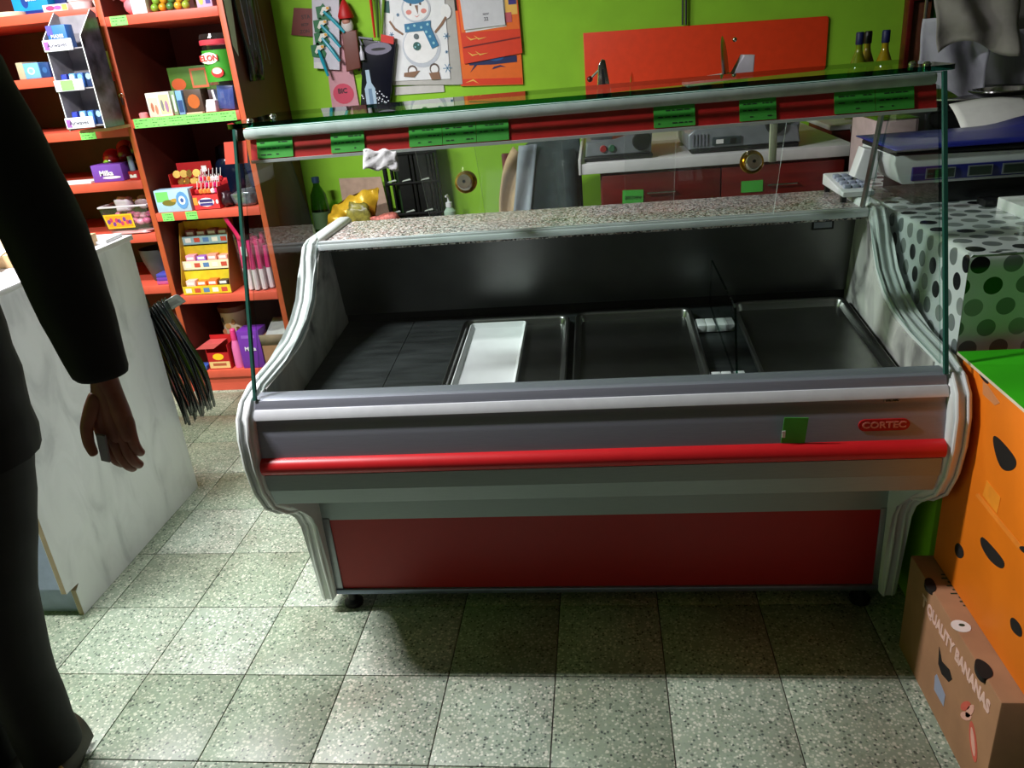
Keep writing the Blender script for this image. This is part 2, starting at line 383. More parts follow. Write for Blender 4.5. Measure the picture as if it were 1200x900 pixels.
strip('lower_fascia', [(1.4665, .573), (1.4700, .532), (1.474, .530), (1.488, .487), (1.54, .487), (1.54, .573)], 'alu_t')
strip('nose_underside', [(1.489, .487), (1.70, .425), (1.715, .425), (1.715, .50), (1.489, .50)], 'alu_d')
MB().box(XL, XR, 1.715, 1.735, .295, .43).obj('plinth_top_band', 'alu_t', case)
MB().box(XL, XL+.020, 1.712, 1.735, .058, .30, b=.002).obj('plinth_edge', 'alu', case)
MB().box(XR-.014, XR, 1.712, 1.735, .058, .30, b=.002).obj('plinth_edge', 'alu', case)
MB().box(XL, XR, 1.708, 1.735, .058, .074, b=.003).obj('plinth_bottom_strip', mat('bluish_aluminium', (120, 130, 150), .35, .6), case)
MB().box(XL+.0195, XR-.0135, 1.716, 1.735, .073, .297).obj('kick_panel', 'kick_red', case)['label'] = 'red kick panel'
MB().box(XL, XR, 1.735, 2.37, .058, .60).obj('cabinet_body', 'alu_d', case)
MB().box(XL, XR, 2.34, 2.375, .60, .93).obj('rear_panel', 'alu_d', case)
for x in (XL+.03, XR-.03):
    for y in (1.745, 2.32): MB().lathe([(0, 0), (.026, 0), (.026, .012), (.014, .02), (.014, .0585), (0, .0585)], (x, y, 0), 14).obj('foot', 'black', case)
# well: back wall, deck plates
MB().prism([(2.125, .93), (2.165, .715), (2.18, .715), (2.15, .93)], 'x', XL+.004, XR-.004).obj('rear_wall', 'steel_d', case)
MB().box(XL+.004, XR-.004, 2.175, 2.19, .62, .72).obj('air_slot', 'black', case)
rp = MB().box(.545, .600, 2.1275, 2.133, .893, .918); rp.box(.550, .595, 2.126, 2.128, .898, .913, m=1)
rp.obj('rating_plate', ['black', 'alu_d'], case)
A = math.atan2(.04, .50)
xs_ = [XL+.005, -.555, -.20, .13, .36, XR-.005]
for a, b in zip(xs_, xs_[1:]):
    MB().prism([(1.535, .640), (1.69, .650), (2.172, .690), (2.172, .676), (1.69, .636), (1.535, .626)], 'x', a+.001, b-.001).obj('deck_plate', 'deckm', case)
# worktop
MB().box(XL+.001, XR-.001, 2.062, 2.365, .929, .950, b=.002).obj('worktop', 'granite', case)['label'] = 'speckled grey and pink granite worktop'
wr = MB().box(XL+.001, XR-.001, 2.042, 2.068, .938, .954, b=.002); wr.box(XL+.001, XR-.001, 2.044, 2.049, .952, .960); wr.box(XL+.001, XR-.001, 2.061, 2.066, .952, .960)
wr.obj('pane_track', MC['polished_aluminium_lip'], case)
# glass
def slab(y0, z0, y1, z1, t):
    d = Vector((y1-y0, z1-z0)).normalized(); n = Vector((-d.y, d.x))*t
    return [(y0, z0), (y1, z1), (y1+n.x, z1+n.y), (y0+n.x, z0+n.y)]
g = MB().prism(slab(1.509, .739, 1.692, 1.287, .006), 'x', XL-.002, XR+.002, 0, mside=0)
for f in g.bm.faces:
    if abs(f.normal.x) > .9 or abs(f.calc_center_median().z-1.287) < .01: f.material_index = 1
g.obj('front_glass', ['glass', 'gedge'], case)
for x0, x1 in ((XL-.003, XL+.003), (XR-.0045, XR+.003)):
    MB().prism(slab(1.5075, .739, 1.6905, 1.287, .009), 'x', x0, x1).obj('polished_glass_edge', mat('polished_green_edge', (44, 92, 80), .15, var=.05), case)
bmtmp = MB()
rc = .03
tp = [(XL-.025, 2.02), (XL-.025, 1.685+rc)]+[(XL-.025+rc-rc*math.cos(t), 1.685+rc-rc*math.sin(t)) for t in [math.pi/2*k/5 for k in range(1, 6)]]+\
     [(XR+.027-rc+rc*math.sin(t), 1.685+rc-rc*math.cos(t)) for t in [math.pi/2*k/5 for k in range(0, 6)]]+[(XR+.027, 2.02)]
MB().prism(tp, 'z', 1.290, 1.300, 0, mside=1).obj('top_glass', ['topg', 'gedge'], case)
for x, y in ((XL+.012, 1.745), (XL+.02, 1.86), (XR-.012, 1.745), (XR-.02, 1.80)):
    MB().lathe([(0, .006), (.005, .005), (.008, .001), (.008, -.012), (0, -.012)], (x, y, 1.300), 12).obj('glass_bolt', 'chrome', case)
MB().box(XL+.008, XR-.004, 1.70, 1.738, 1.264, 1.2885, b=.008).obj('lamp_housing', mat('white_lamp_profile', (240, 242, 246), .35), case)
ps = MB().prism(slab(1.694, 1.222, 1.709, 1.2655, -.004), 'x', XL+.02, XR-.004)
ps.obj('price_rail', mat('red_price_rail', (190, 34, 34), .4), case)['label'] = 'red price rail behind the glass'
MB().box(XL+.02, XR-.004, 1.690, 1.70, 1.2165, 1.2225).obj('rail_lip', 'white', case)
MB().prism(slab(1.668, 1.2215, 1.6825, 1.2655, -.002), 'x', XL-.028, XL+.022).obj('price_rail_end', mat('bright_red_card', (232, 72, 40), .5), case)
ptilt = -math.atan2(.015, .0435)
random.seed(5)
def price_tag(par, cx, y, cz, w, h, tilt=0, lines=3, name='price_tag', m='tag', roll=0):
    T = Matrix.Translation((cx, y, cz)) @ Matrix.Rotation(tilt, 4, 'X') @ Matrix.Rotation(roll, 4, 'Y')
    b = MB().box(-w/2, w/2, -.0012, 0, -h/2, h/2, T=T)
    for k in range(lines):
        x = -w*.4
        while x < w*.36:
            l = random.uniform(.05, .16)*w; zz = h*(.28-.3*k)
            if random.random() < (.85 if k < 2 else .4): b.box(x, min(x+l, w*.44), -.0017, -.001, zz-.0011, zz+.0011, m=1, T=T)
            x += l+w*.04
    return b.obj(name, [m, 'ink'], par)
for a, b in ((-.73, -.65), (-.565, -.492), (-.395, -.3245), (-.3235, -.2525), (-.2515, -.184), (.112, .194), (.281, .352), (.463, .5395), (.5405, .612)):
    price_tag(case, (a+b)/2, 1.7005, 1.2445, b-a, .042, ptilt)
MB().prism([(2.052, .957), (2.074, .957), (1.962, 1.285), (1.940, 1.285)], 'x', XR-.014, XR-.008).obj('glass_strut', 'steel', case)
# side glass
for x in (XL+.003, XR-.004):
    MB().prism([(1.53, .752), (1.70, 1.262), (1.92, 1.284), (2.045, .966), (2.02, .94), (1.985, .885), (1.94, .836), (1.875, .797), (1.80, .773), (1.70, .761)], 'x', x, x+.003, 0, mside=1).obj('side_glass', ['glass', glass('thin_glass_edge', (.6, .72, .68), 1.0)], case)
# sliding plexiglass panes
PD = Vector((0, -.13, .315)).normalized()
def on_pane(x, z, off=0): return (x, 2.06-(z-.955)*.13/.315+off, z)
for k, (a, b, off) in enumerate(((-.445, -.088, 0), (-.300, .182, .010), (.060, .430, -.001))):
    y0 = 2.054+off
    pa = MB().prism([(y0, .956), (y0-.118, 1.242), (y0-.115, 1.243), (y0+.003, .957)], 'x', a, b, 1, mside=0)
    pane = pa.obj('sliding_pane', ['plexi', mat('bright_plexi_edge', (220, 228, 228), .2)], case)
def lock(x, z):
    y = 2.054-(z-.956)*.118/.286
    T = Matrix.Translation((x, y-.001, z)) @ Matrix.Rotation(math.pi/2-math.atan2(.118, .286), 4, 'X')
    o = MB().lathe([(0, .001), (.027, .001), (.0285, .004), (.0275, .007), (.022, .008), (.020, .014), (.018, .014), (0, .014)], (0, 0, 0), 28, T=T).obj('pane_lock', 'brass', case)
    MB().lathe([(.018, .012), (.0185, .032), (.017, .036), (.0, .036)], (0, 0, 0), 24, T=T @ Matrix.Translation((0, -.006, 0))).obj('lock_barrel', mat('pale_steel', (200, 188, 170), .25, .9), o)
    MB().lathe([(.004, .035), (.004, .0367), (0, .0367)], (0, 0, 0), 10, T=T @ Matrix.Translation((0, -.006, 0))).obj('keyhole', 'black', o)
lock(-.333, 1.099); lock(.361, 1.098)
MB().box(.395, .412, 1.962, 1.970, 1.10, 1.20, b=.002, T=Matrix.Translation((0, 0, 0))).obj('pane_handle', mat('cream_plastic', (190, 186, 164), .5), case)
dvt = thing('glass_divider', 'upright glass divider plate on white feet between two steel trays', 'divider', (.286, 1.90, .66))
MB().prism([(1.665, .668), (1.715, .828), (2.10, .835), (2.125, .705)], 'x', .2835, .2885, 0, mside=1).obj('glass_plate', ['glass', 'gedge'], dvt)
for y in (2.005, 1.70):
    z = .650+(y-1.69)*.083
    b = MB()
    for x0 in (.2365, .2595, .2900): b.box(x0, x0+.022, y-.028, y+.028, z+.001, z+.020, b=.002)
    b.box(.2365, .312, y-.026, y+.026, z+.001, z+.006)
    b.obj('divider_foot', 'white', dvt)
# logo badge
bd = MB()
bc = (.541, .648); hw, hh = .049, .0125
pts = [(bc[0]+hw-hh+hh*math.cos(t), bc[1]+hh*math.sin(t)) for t in [math.pi*(k/8-.5) for k in range(9)]]+[(bc[0]-hw+hh+hh*math.cos(t), bc[1]+hh*math.sin(t)) for t in [math.pi*(k/8+.5) for k in range(9)]]
bd.poly(pts, 1.4765, 0, .004)
bd.text('CORTEC', .019, face(bc[0], 1.4722, bc[1]), 1, .0004, .03, 1.12)
bd.obj('badge', [mat('red_badge', (176, 20, 22), .4), mat('pale_pink_lettering', (226, 150, 140), .5)], case)['label'] = 'red oval badge with raised lettering'
price_tag(case, .368, 1.4685, .645, .047, .060, .1, 0, roll=.05)['label'] = 'blank bright green price paper stuck on the fascia'
MB().box(.3435, .350, 1.466, 1.4672, .63, .645).obj('sticker_corner', 'paper', case)
price_tag(case, .555, 1.4838, .696, .03, .006, 0, 2, 'writing', 'alu_d')

# things in the case: steel trays
def rrect(x0, x1, y0, y1, r, n=5):
    o = []
    for cx, cy, s0 in ((x1-r, y1-r, 0), (x0+r, y1-r, 1), (x0+r, y0+r, 2), (x1-r, y0+r, 3)):
        for k in range(n+1):
            t = math.pi/2*(s0+k/n); o.append((cx+r*math.cos(t), cy+r*math.sin(t)))
    return o
def tray(name, label, x0, x1, y0, y1, ym, m, depth=.018, rim=.011, r=.03, lift=0, group=None):
    zc = .650+(((y0+y1)/2)-1.69)*.083+depth+.003+lift
    t = thing(name, label, 'tray', ((x0+x1)/2, (y0+y1)/2, zc), group, (A, 0, 0))
    w, h = (x1-x0)/2, (y1-y0)/2
    rings = [(0, 0, -.004), (0, 0, 0), (.003, r, .003), (rim*.8, r*.85, .001), (rim, r*.8, -.002), (rim+.006, r*.7, -depth)]
    b = MB(); prev = None
    for k, (ins, rr, z) in enumerate(rings):
        pts = rrect(-w+ins, w-ins, -h+ins, h-ins, max(.004, r-ins))
        ring = [b.bm.verts.new((p[0], p[1], z)) for p in pts]
        if prev:
            for i in range(len(ring)): b.bm.faces.new((prev[i], prev[(i+1) % len(ring)], ring[(i+1) % len(ring)], ring[i]))
        prev = ring
    b.bm.faces.new(prev)
    b.obj('tray_body', m, t, sm=50, local=True, solid=.0012)
    return t
tray('metal_tray', 'half width steel tray on the deck holding a white plastic tray', -.396, -.099, 1.62, 2.095, 0, 'steel')
tray('metal_tray', 'empty steel tray in the middle, left of the glass divider', -.083, .232, 1.62, 2.105, 0, 'steel')
tray('metal_tray', 'large empty steel tray at the right end beside the marble lining', .342, .640, 1.62, 2.125, 0, 'steel')
tray('plastic_tray', 'narrow white plastic tray lying inside the left steel tray', -.374, -.216, 1.64, 2.07, 0, 'white', .010, .006, .012, lift=.006)

# ================================================================== right of the case
def chaikin(P_, k=2):
    for _ in range(k):
        P_ = [q for a, b in zip(P_, P_[1:]+P_[:1]) for q in ((a[0]*.75+b[0]*.25, a[1]*.75+b[1]*.25), (a[0]*.25+b[0]*.75, a[1]*.25+b[1]*.75))]
    return P_
# banana box
bb = thing('cardboard_box', 'brown banana box standing on the floor under the orange box', 'box', (.90, 1.355, 0))
bx0, bx1, by0, by1, bz1 = .668, 1.12, 1.135, 1.575, .262
def ov(cy, cz, ry, rz, n=14, a=0, pw=1): return [(cy+ry*math.cos(t)*math.cos(a)-rz*math.sin(t)*math.sin(a), cz+ry*math.cos(t)*math.sin(a)+rz*math.sin(t)*math.cos(a)) for t in [2*math.pi*k/n for k in range(n)]]
b = MB().box(bx0, bx1, by0, by1, 0, bz1, b=.004)
b.obj('carton', 'card', bb)
MB().prism([(1.38, 0.1697), (1.36, 0.1491), (1.3243, 0.1596), (1.3085, 0.1499), (1.3197, 0.1323), (1.3515, 0.1226), (1.3721, 0.1309)], 'x', bx0-.001, bx0+.01).obj('hand_hole', 'hole', bb)
def top_hole(pts, par, z, name='vent_hole'): MB().prism(chaikin(pts), 'z', z-.01, z+.001).obj(name, 'hole', par)
top_hole([(0.6676, 1.2419), (0.6777, 1.2442), (0.6883, 1.2264), (0.6854, 1.2024), (0.6704, 1.1916), (0.6595, 1.1937), (0.659, 1.2174)], bb, bz1)
top_hole([(0.6661, 1.4887), (0.683, 1.4914), (0.6815, 1.4591), (0.6716, 1.442), (0.6635, 1.4478), (0.6594, 1.4652)], bb, bz1)
MB().prism([(p_[0], p_[1]) for p_ in ov(0, 0, .018, .018, 18)], 'z', bz1, bz1+.001, T=Matrix.Translation((0.6803, 1.3349, 0))).obj('round_sticker', 'paper', bb)
MB().prism([(p_[0], p_[1]) for p_ in ov(0, 0, .006, .004, 8)], 'z', bz1+.001, bz1+.0016, T=Matrix.Translation((0.6829, 1.3375, 0))).obj('sticker_print', 'ink', bb)
d = MB(); a0 = Vector((1.4868, 0.2083)); a1 = Vector((1.1637, 0.2159))
ang = math.atan2(a1.y-a0.y, abs(a1.x-a0.x))
mid = (a0+a1)/2
d.text('T QUALITY BANANAS', .037, leftface(bx0-.0005, mid.x, mid.y, ang), 0, .0004, .05, 1.0, abs((a1-a0).length))
d.obj('lettering', mat('pink_print', (232, 190, 176), .7), bb)
MB().prism([(1.3782, 0.0925), (1.3722, 0.1028), (1.3238, 0.0915), (1.3231, 0.0619), (1.3725, 0.06)], 'x', bx0-.0008, bx0).obj('address_label', K(150, 156, 178), bb)
ly, lz = (1.2132, 0.1149)
l = MB()
l.prism(ov(ly-.018, lz-.012, .038, .015, 16, 1.05), 'x', bx0-.0008, bx0, 1)
l.prism(ov(ly-.018, lz-.012, .027, .008, 16, 1.05), 'x', bx0-.0012, bx0, 0)
for q, (dy, dz, a) in enumerate(((.03, .03, 2.2), (.022, .012, 2.4), (.012, .035, 2.0))): l.prism(ov(ly+dy, lz+dz, .026, .008, 12, a), 'x', bx0-.001, bx0, 0 if q else 1)
l.obj('fruit_emblem', [mat('pale_print', (226, 168, 150), .7), mat('salmon_print', (206, 92, 74), .7)], bb)
w = MB()
for q in range(9):
    x, y = .700+.012*random.random(), 1.50-.013*q
    w.box(x, x+random.uniform(.006, .016), y, y+.004, bz1-.001, bz1+.0006)
w.obj('small_print', 'ink', bb)
# orange box
ob = thing('cardboard_box', 'bright orange cardboard box with green lid and cut-out holes, stacked on the brown box', 'box', (.93, 1.35, .262))
ox0, ox1, oy0, oy1, oz0, oz1 = .7125, 1.15, 1.12, 1.565, .263, .752
MB().box(ox0, ox1, oy0, oy1, oz0, oz1-.002, b=.003).obj('carton', 'orange', ob)
lidm = MB().box(ox0-.006, ox1, oy0, oy1+.014, oz1-.002, oz1+.004, m=0)
for f in lidm.bm.faces:
    if abs(f.normal.z) < .5: f.material_index = 1
lidm.obj('lid', ['lid_green', K(226, 214, 190)], ob)['label'] = 'bright green lid with a pale cut edge'
for pts in ([(1.4025, 0.6517), (1.3888, 0.6624), (1.3153, 0.6575), (1.3047, 0.6445), (1.3202, 0.6252), (1.348, 0.6111), (1.375, 0.6212)],
            [(1.3827, 0.4399), (1.3711, 0.4498), (1.292, 0.455), (1.2821, 0.4452), (1.2939, 0.4307), (1.3356, 0.4196), (1.3743, 0.4258)],
            [(1.4759, 0.3547), (1.4647, 0.3732), (1.4398, 0.3737), (1.4314, 0.3607), (1.4465, 0.3433), (1.4667, 0.3396)],
            [(1.2351, 0.3645), (1.226, 0.376), (1.1956, 0.3786), (1.189, 0.3594), (1.2109, 0.3501), (1.2269, 0.35)],
            [(1.253, 0.5107), (1.2333, 0.5245), (1.2188, 0.5169), (1.2396, 0.5075)],
            [(1.4909, 0.7436), (1.4811, 0.7477), (1.4439, 0.7441), (1.4558, 0.7372)]):
    MB().prism(chaikin(pts), 'x', ox0-.001, ox0+.008).obj('cut_out', 'hole', ob)
MB().prism([(1.394, 0.5625), (1.3373, 0.5594), (1.3387, 0.5233), (1.4003, 0.5264)], 'x', ox0-.0008, ox0).obj('paper_patch', mat('light_orange_print', (252, 150, 40), .5), ob)
MB().prism([(1.4285, 0.5092), (1.4169, 0.5202), (1.243, 0.5177), (1.251, 0.5049)], 'x', ox0-.0006, ox0).obj('fold_crease', mat('worn_orange', (250, 140, 40), .6), ob)
w = MB(); w.prism([(1.4706, 0.7379), (1.4486, 0.7368), (1.3964, 0.7253), (1.4125, 0.7126), (1.4623, 0.7129)], 'x', ox0-.0006, ox0); w.obj('torn_print', K(214, 140, 90), ob)
# green cupboard with dotted vinyl cloth
cp = thing('side_counter', 'green painted counter beside the display case under the dotted cloth', 'counter', (1.35, 2.1, 0))
MB().box(.745, 1.98, 1.66, 2.58, 0, .925, b=.004).obj('counter_body', 'wall', cp)
MB().box(.735, 1.99, 1.64, 2.60, .925, .938, b=.003).obj('counter_top', 'wood', cp)
tc = MB()
cx0, cy0, cy1, cx1, cz = .726, 1.622, 2.60, 2.0, .943
def clothf(u, v):
    # u along depth/width, v from hem over the edge to the top
    return None
def wob(a, b_): return .004*math.sin(a*9+b_*3)+.003*math.sin(a*23+1)
def left_s(u, v):
    y = cy0+(cy1-cy0)*u; d_ = v
    if d_ < .30: return (cx0-.003+wob(y, d_)*(1-d_/.30)*min(1, u*12), y, cz-.012-(.30-d_))
    if d_ < .325: t = (d_-.30)/.025*math.pi/2; return (cx0+.012-.015*math.cos(t), y, cz-.012+.014*math.sin(t)+wob(y, 0)*.3)
    return (cx0+.012+(d_-.325), y, cz+.002+.002*math.sin(y*30)*max(0, 1-(d_-.325)*8))
LT = [0, .06, .12, .18, .24, .28, .30, .308, .316, .325, .36, .42, .55, .8, 1.2, 1.55]
tc.grid(lambda u, v: left_s(u, LT[round(v*(len(LT)-1))]), 40, len(LT)-1, 0, lambda u, v: ((cy1-cy0)*u+.02, LT[round(v*(len(LT)-1))]))
FT = [0, .06, .12, .18, .24, .28, .30, .308, .316, .325]
def front_s(u, v):
    x = cx0-.0025+(cx1-cx0)*u; d_ = FT[round(v*(len(FT)-1))]
    if d_ < .30: return (x, cy0-.0005+wob(x, d_)*(1-d_/.30)*min(1, u*12), cz-.012-(.30-d_))
    t = (d_-.30)/.025*math.pi/2; return (x, cy0+.012-.014*math.cos(t), cz-.012+.0145*math.sin(t))
tc.grid(front_s, 40, len(FT)-1, 0, lambda u, v: ((cx1-cx0)*u+.01, FT[round(v*(len(FT)-1))]))
o = tc.obj('tablecloth', 'polka', sm=60); tagit(o, 'white vinyl tablecloth with black and grey dots hanging over the side counter', 'tablecloth')
# scale and its stand
sc = thing('shop_scale', 'white electronic shop scale with blue platter and display strip', 'scale', (1.02, 2.2, .945))
ZS = .945
MB().box(.790, 1.50, 2.125, 2.36, ZS, ZS+.058, b=.004).obj('black_plinth', 'black', sc)
MB().prism([(.745, 1.010), (.758, .998), (1.46, .998), (1.46, 1.058), (.742, 1.066), (.732, 1.070), (.731, 1.05)], 'y', 2.115, 2.38, bev=.004).obj('housing', 'white', sc)
ds = MB().box(.775, 1.44, 2.108, 2.117, 1.006, 1.040, b=.002); ds.obj('display_strip', mat('navy_panel', (28, 34, 110), .35), sc)
for a, b_ in ((.806, .875), (.905, .962), (.985, 1.045), (1.07, 1.13)):
    q = MB().box(a, b_, 2.104, 2.110, 1.010, 1.036); q.box(a+.003, b_-.003, 2.1025, 2.105, 1.013, 1.033, m=1)
    q.obj('display_window', ['alu', mat('lcd_green_grey', (34, 50, 40), .2)], sc)
MB().box(.735, 1.46, 2.12, 2.40, 1.066, 1.080, b=.005).obj('platter_frame', 'black', sc)
MB().grid(lambda u, v: (.725+.74*u, 2.10+.32*v, 1.086+.022*math.exp(-((u-.62)/.1)**2)*v), 30, 4).obj('platter', mat('blue_lacquered_steel', (40, 46, 150), .28, .2), sc, solid=.003)
# terminal with keypad, printer arm
tn = thing('card_terminal', 'white keypad terminal with raised screen on the granite worktop', 'terminal', (.68, 2.27, .95))
for yy_ in (2.18, 2.34): MB().box(.628, .640, yy_-.008, yy_+.008, .9505, .968).obj('rubber_foot', 'black', tn)
MB().prism([(2.16, .967), (2.36, .967), (2.36, .998), (2.155, .980)], 'x', .625, .705, bev=.004).obj('keypad_body', 'white', tn)
for r_ in range(4):
    for c_ in range(3):
        MB().box(.638+c_*.021, .654+c_*.021, 2.19+r_*.034, 2.21+r_*.034, .983+r_*.0032, .993+r_*.0035, b=.002).obj('key', K(150, 158, 176), tn)
MB().prism([(.662, 1.010), (.682, 1.083), (.718, 1.075), (.722, 1.003), (.69, .995)], 'y', 2.20, 2.25, bev=.005).obj('screen_housing', 'white', tn)
MB().tube([(.69, 2.26, .985), (.692, 2.262, .995), (.695, 2.262, 1.015)], .016, 12).obj('screen_arm', 'black', tn)
# white carton and papers on the cloth
cx = thing('paper_box', 'white flat carton with raised flap on the dotted cloth', 'box', (1.06, 1.95, .945))
MB().box(.945, 1.20, 1.88, 2.02, .945, .972, b=.002).obj('carton', 'paper', cx)
MB().box(.938, 1.21, 1.868, 1.884, .958, .992, b=.002).obj('flap', 'paper', cx)
o = MB().box(.925, 1.25, 2.035, 2.085, .945, .962, b=.003).obj('black_folder', 'black'); tagit(o, 'thin black folder lying on the dotted cloth in front of the scale', 'folder')
# dark sideboard further back
sb = thing('sideboard', 'dark wooden sideboard behind the scale carrying pan and papers', 'sideboard', (1.5, 2.95, 0))
MB().box(.985, 2.05, 2.66, 3.30, 0, .985, b=.004).obj('cabinet', mat('very_dark_board', (34, 24, 22), .5), sb)
MB().box(.97, 2.07, 2.64, 3.32, .985, 1.01, b=.004).obj('cabinet_top', mat('grey_board_top', (96, 96, 92), .5), sb)
dk = thing('black_bin', 'black plastic crate on the sideboard under the steel pan', 'crate', (1.55, 2.9, 1.01))
MB().prism([(1.02, 1.011), (1.99, 1.011), (2.0, 1.104), (1.01, 1.104)], 'y', 2.70, 3.15, bev=.006).obj('crate_body', 'black', dk)
MB().box(1.005, 2.005, 2.695, 3.155, 1.102, 1.110, b=.003).obj('crate_rim', 'black', dk)
pn = thing('steel_pan', 'round shallow stainless steel pan with polished bowl on the black crate', 'pan', (1.23, 2.86, 1.111))
MB().lathe([(0, .002), (.15, .002), (.20, .012), (.235, .030), (.245, .030), (.245, .026), (.20, .006), (.14, 0), (0, 0)], (1.23, 2.86, 1.111), 40).obj('pan_body', 'steel', pn)
MB().lathe([(.0, .014), (.07, .014), (.09, .030), (.10, .030), (.10, .026), (.07, .010), (0, .003)], (1.29, 2.83, 1.116), 32).obj('pan_lid', 'chrome', pn)
pp = MB().grid(lambda u, v: (1.045+.22*u-.02*(1-v), 2.42+.20*v, 1.086+.046*v+.010*math.sin(u*3)-.045*(1-v)**2), 10, 8)
o = pp.obj('receipt_paper', 'paper', solid=.0012); tagit(o, 'upper curled white paper sheet hanging over the scale', 'paper')
pp = MB().grid(lambda u, v: (1.075+.22*u+.02*v, 2.415+.20*v, 1.062+.035*v+.01*math.sin(u*3)-.03*(1-v)**2+.012*u), 10, 8)
o = pp.obj('receipt_paper', 'paper', solid=.0012); tagit(o, 'lower white paper sheet sticking out under the curled one', 'paper')
ps_ = thing('letter_tray', 'black letter tray behind the scale holding the loose papers', 'tray', (1.18, 2.52, .945))
MB().box(.93, 1.50, 2.45, 2.59, .9455, 1.022, b=.004).obj('tray_body', 'black', ps_)
MB().box(.80, 1.035, 2.46, 2.60, 1.023, 1.040, b=.004).obj('paper_pad', K(206, 210, 186), ps_)
o = MB().box(.79, .875, 2.47, 2.56, 1.041, 1.066, b=.008).obj('blue_bag', K(60, 96, 150, r=.25)); tagit(o, 'small blue and white plastic packet behind the glass corner', 'packet')
# pale bin between slicer table and scale
bn = thing('waste_bin', 'pale pink open bin between the slicer table and the scale', 'bin', (.92, 2.75, 0))
for nm, q in (('side_wall', (.845, .857, 2.615, 2.88)), ('side_wall', (.952, .964, 2.615, 2.88)), ('front_wall', (.845, .964, 2.615, 2.627)), ('back_wall', (.845, .964, 2.868, 2.88))):
    MB().box(*q, .0, 1.10, b=.004).obj(nm, mat('pale_pink_plastic', (196, 170, 174), .5), bn)
MB().box(.852, .960, 2.622, 2.873, .0, .03).obj('bottom', 'black', bn)
MB().grid(lambda u, v: (.840+.126*u, 2.613+.27*v, 1.102+.006*math.sin(9*u)*math.sin(7*v)), 8, 8).obj('bin_liner', mat('green_film', (70, 110, 30), .2), bn, solid=.001)

# hanging cloths upper right
def hang(name, label, P0, w, h, y, mt, amp=.01, fr=14, skew=0, group=None):
    x, z = P0
    g = MB().grid(lambda u, v: (x+w*u+skew*(1-v), y+amp*math.sin(u*fr+v*2)+amp*.6*math.sin(v*9+u*4), z-h*(1-v)+.03*math.sin(u*5)*(1-v)), 24, 16)
    o = g.obj(name, mt, solid=.002, sm=80); tagit(o, label, 'cloth', group); return o
hang('hanging_cloth', 'large white paper sheet pinned up behind the steel pan, left of the folded ones', (1.0932, 1.37), .22, .255, 3.02, mat('crumpled_cloth_176', (176, 176, 190), .8, var=.06, scale=16, bump=1.0), .012, 9)
hang('hanging_cloth', 'beige grey crumpled cloth hanging highest beside the brown frame', (1.094, 1.4538), .25, .19, 2.95, mat('crumpled_cloth_150', (150, 146, 140), .8, var=.06, scale=16, bump=1.0), .014, 11, .03)
hang('hanging_cloth', 'white folded cloth hanging with dark seams over the pan', (1.3136, 1.3105), .34, .25, 3.10, mat('crumpled_cloth_172', (172, 172, 184), .8, var=.06, scale=16, bump=1.0), .010, 16, .02)
hang('hanging_cloth', 'dark grey cloth hanging at the far upper right edge', (1.3697, 1.4828), .30, .24, 3.12, mat('crumpled_cloth_84', (84, 82, 78), .8, var=.06, scale=16, bump=1.0), .012, 10)
rk = thing('clothes_rail', 'thin steel rail carrying the hanging cloths, above the sideboard', 'rail', (1.55, 3.02, 1.01))
MB().tube([(1.14, 3.02, 1.62), (2.0, 3.02, 1.62)], .006, 8).obj('crossbar', 'steel', rk)
for x in (1.16, 1.98): MB().tube([(x, 3.20, 1.011), (x, 3.20, 1.62), (x, 3.02, 1.62)], .006, 8).obj('upright', 'steel', rk)
for q in ((1.20, 1.36), (1.42, 1.46), (1.50, 1.28), (1.60, 1.40)):
    MB().tube([(q[0], 3.02, 1.62), (q[0], 3.0, q[1])], .0015, 5).obj('hanger_wire', 'steel', rk)
# brown frame on the back wall
fm = thing('wall_frame', 'brown wooden frame with green fill on the back wall behind hanging cloths', 'frame', (1.6, 3.83, 1.1))
MB().box(1.305, 1.325, 3.79, 3.849, 1.0, 1.53, b=.003).obj('frame_stile', 'wood', fm)
MB().box(1.325, 1.405, 3.815, 3.849, 1.0, 1.43, b=.003).obj('frame_board', mat('brown_board', (128, 74, 52), .6), fm)
MB().box(1.325, 2.1, 3.79, 3.849, 1.435, 1.475, b=.003).obj('frame_rail', 'wood', fm)
MB().box(1.405, 2.1, 3.83, 3.849, 1.0, 1.435).obj('green_panel', mat('dark_green_board', (30, 92, 32), .6), fm)

# ================================================================== slicer table and machines
st = thing('slicer_cabinet', 'dark red cabinet with white worktop carrying two meat slicers', 'cabinet', (.43, 3.35, 0))
MB().box(0.0, .855, 2.955, 3.80, 0, .953, b=.003).obj('cabinet_body', 'wood', st)
MB().box(-.072, .878, 2.925, 3.83, .955, .993, b=.003).obj('worktop', 'wtop', st)
MB().box(-.076, -.066, 2.922, 3.83, .955, 1.010, b=.002).obj('worktop_edge', 'wtop', st)
for x0, x1 in ((.006, .426), (.430, .849)):
    for z0, z1 in ((.66, .80), (.805, .945)):
        dr = MB().box(x0, x1, 2.938, 2.957, z0, z1, b=.003).obj('drawer', 'wood', st)
        MB().tube([((x0+x1)/2-.05, 2.937, (z0+z1)/2), ((x0+x1)/2-.05, 2.925, (z0+z1)/2), ((x0+x1)/2+.05, 2.925, (z0+z1)/2), ((x0+x1)/2+.05, 2.937, (z0+z1)/2)], .003, 6).obj('handle', 'chrome', dr)
    MB().box(x0, x1, 2.938, 2.957, .02, .655, b=.003).obj('door', 'wood', st)
tg = price_tag(st, .115, 2.936, .862, .075, .052, 0, 0, roll=.04)
MB().text('20STFFV', .017, face(.115, 2.9335, .860, 0, -.05), 0, .0003, .0).obj('handwriting', 'ink', st)
price_tag(st, .115, 2.934, .828, .105, .022, 0, 1, roll=.02)
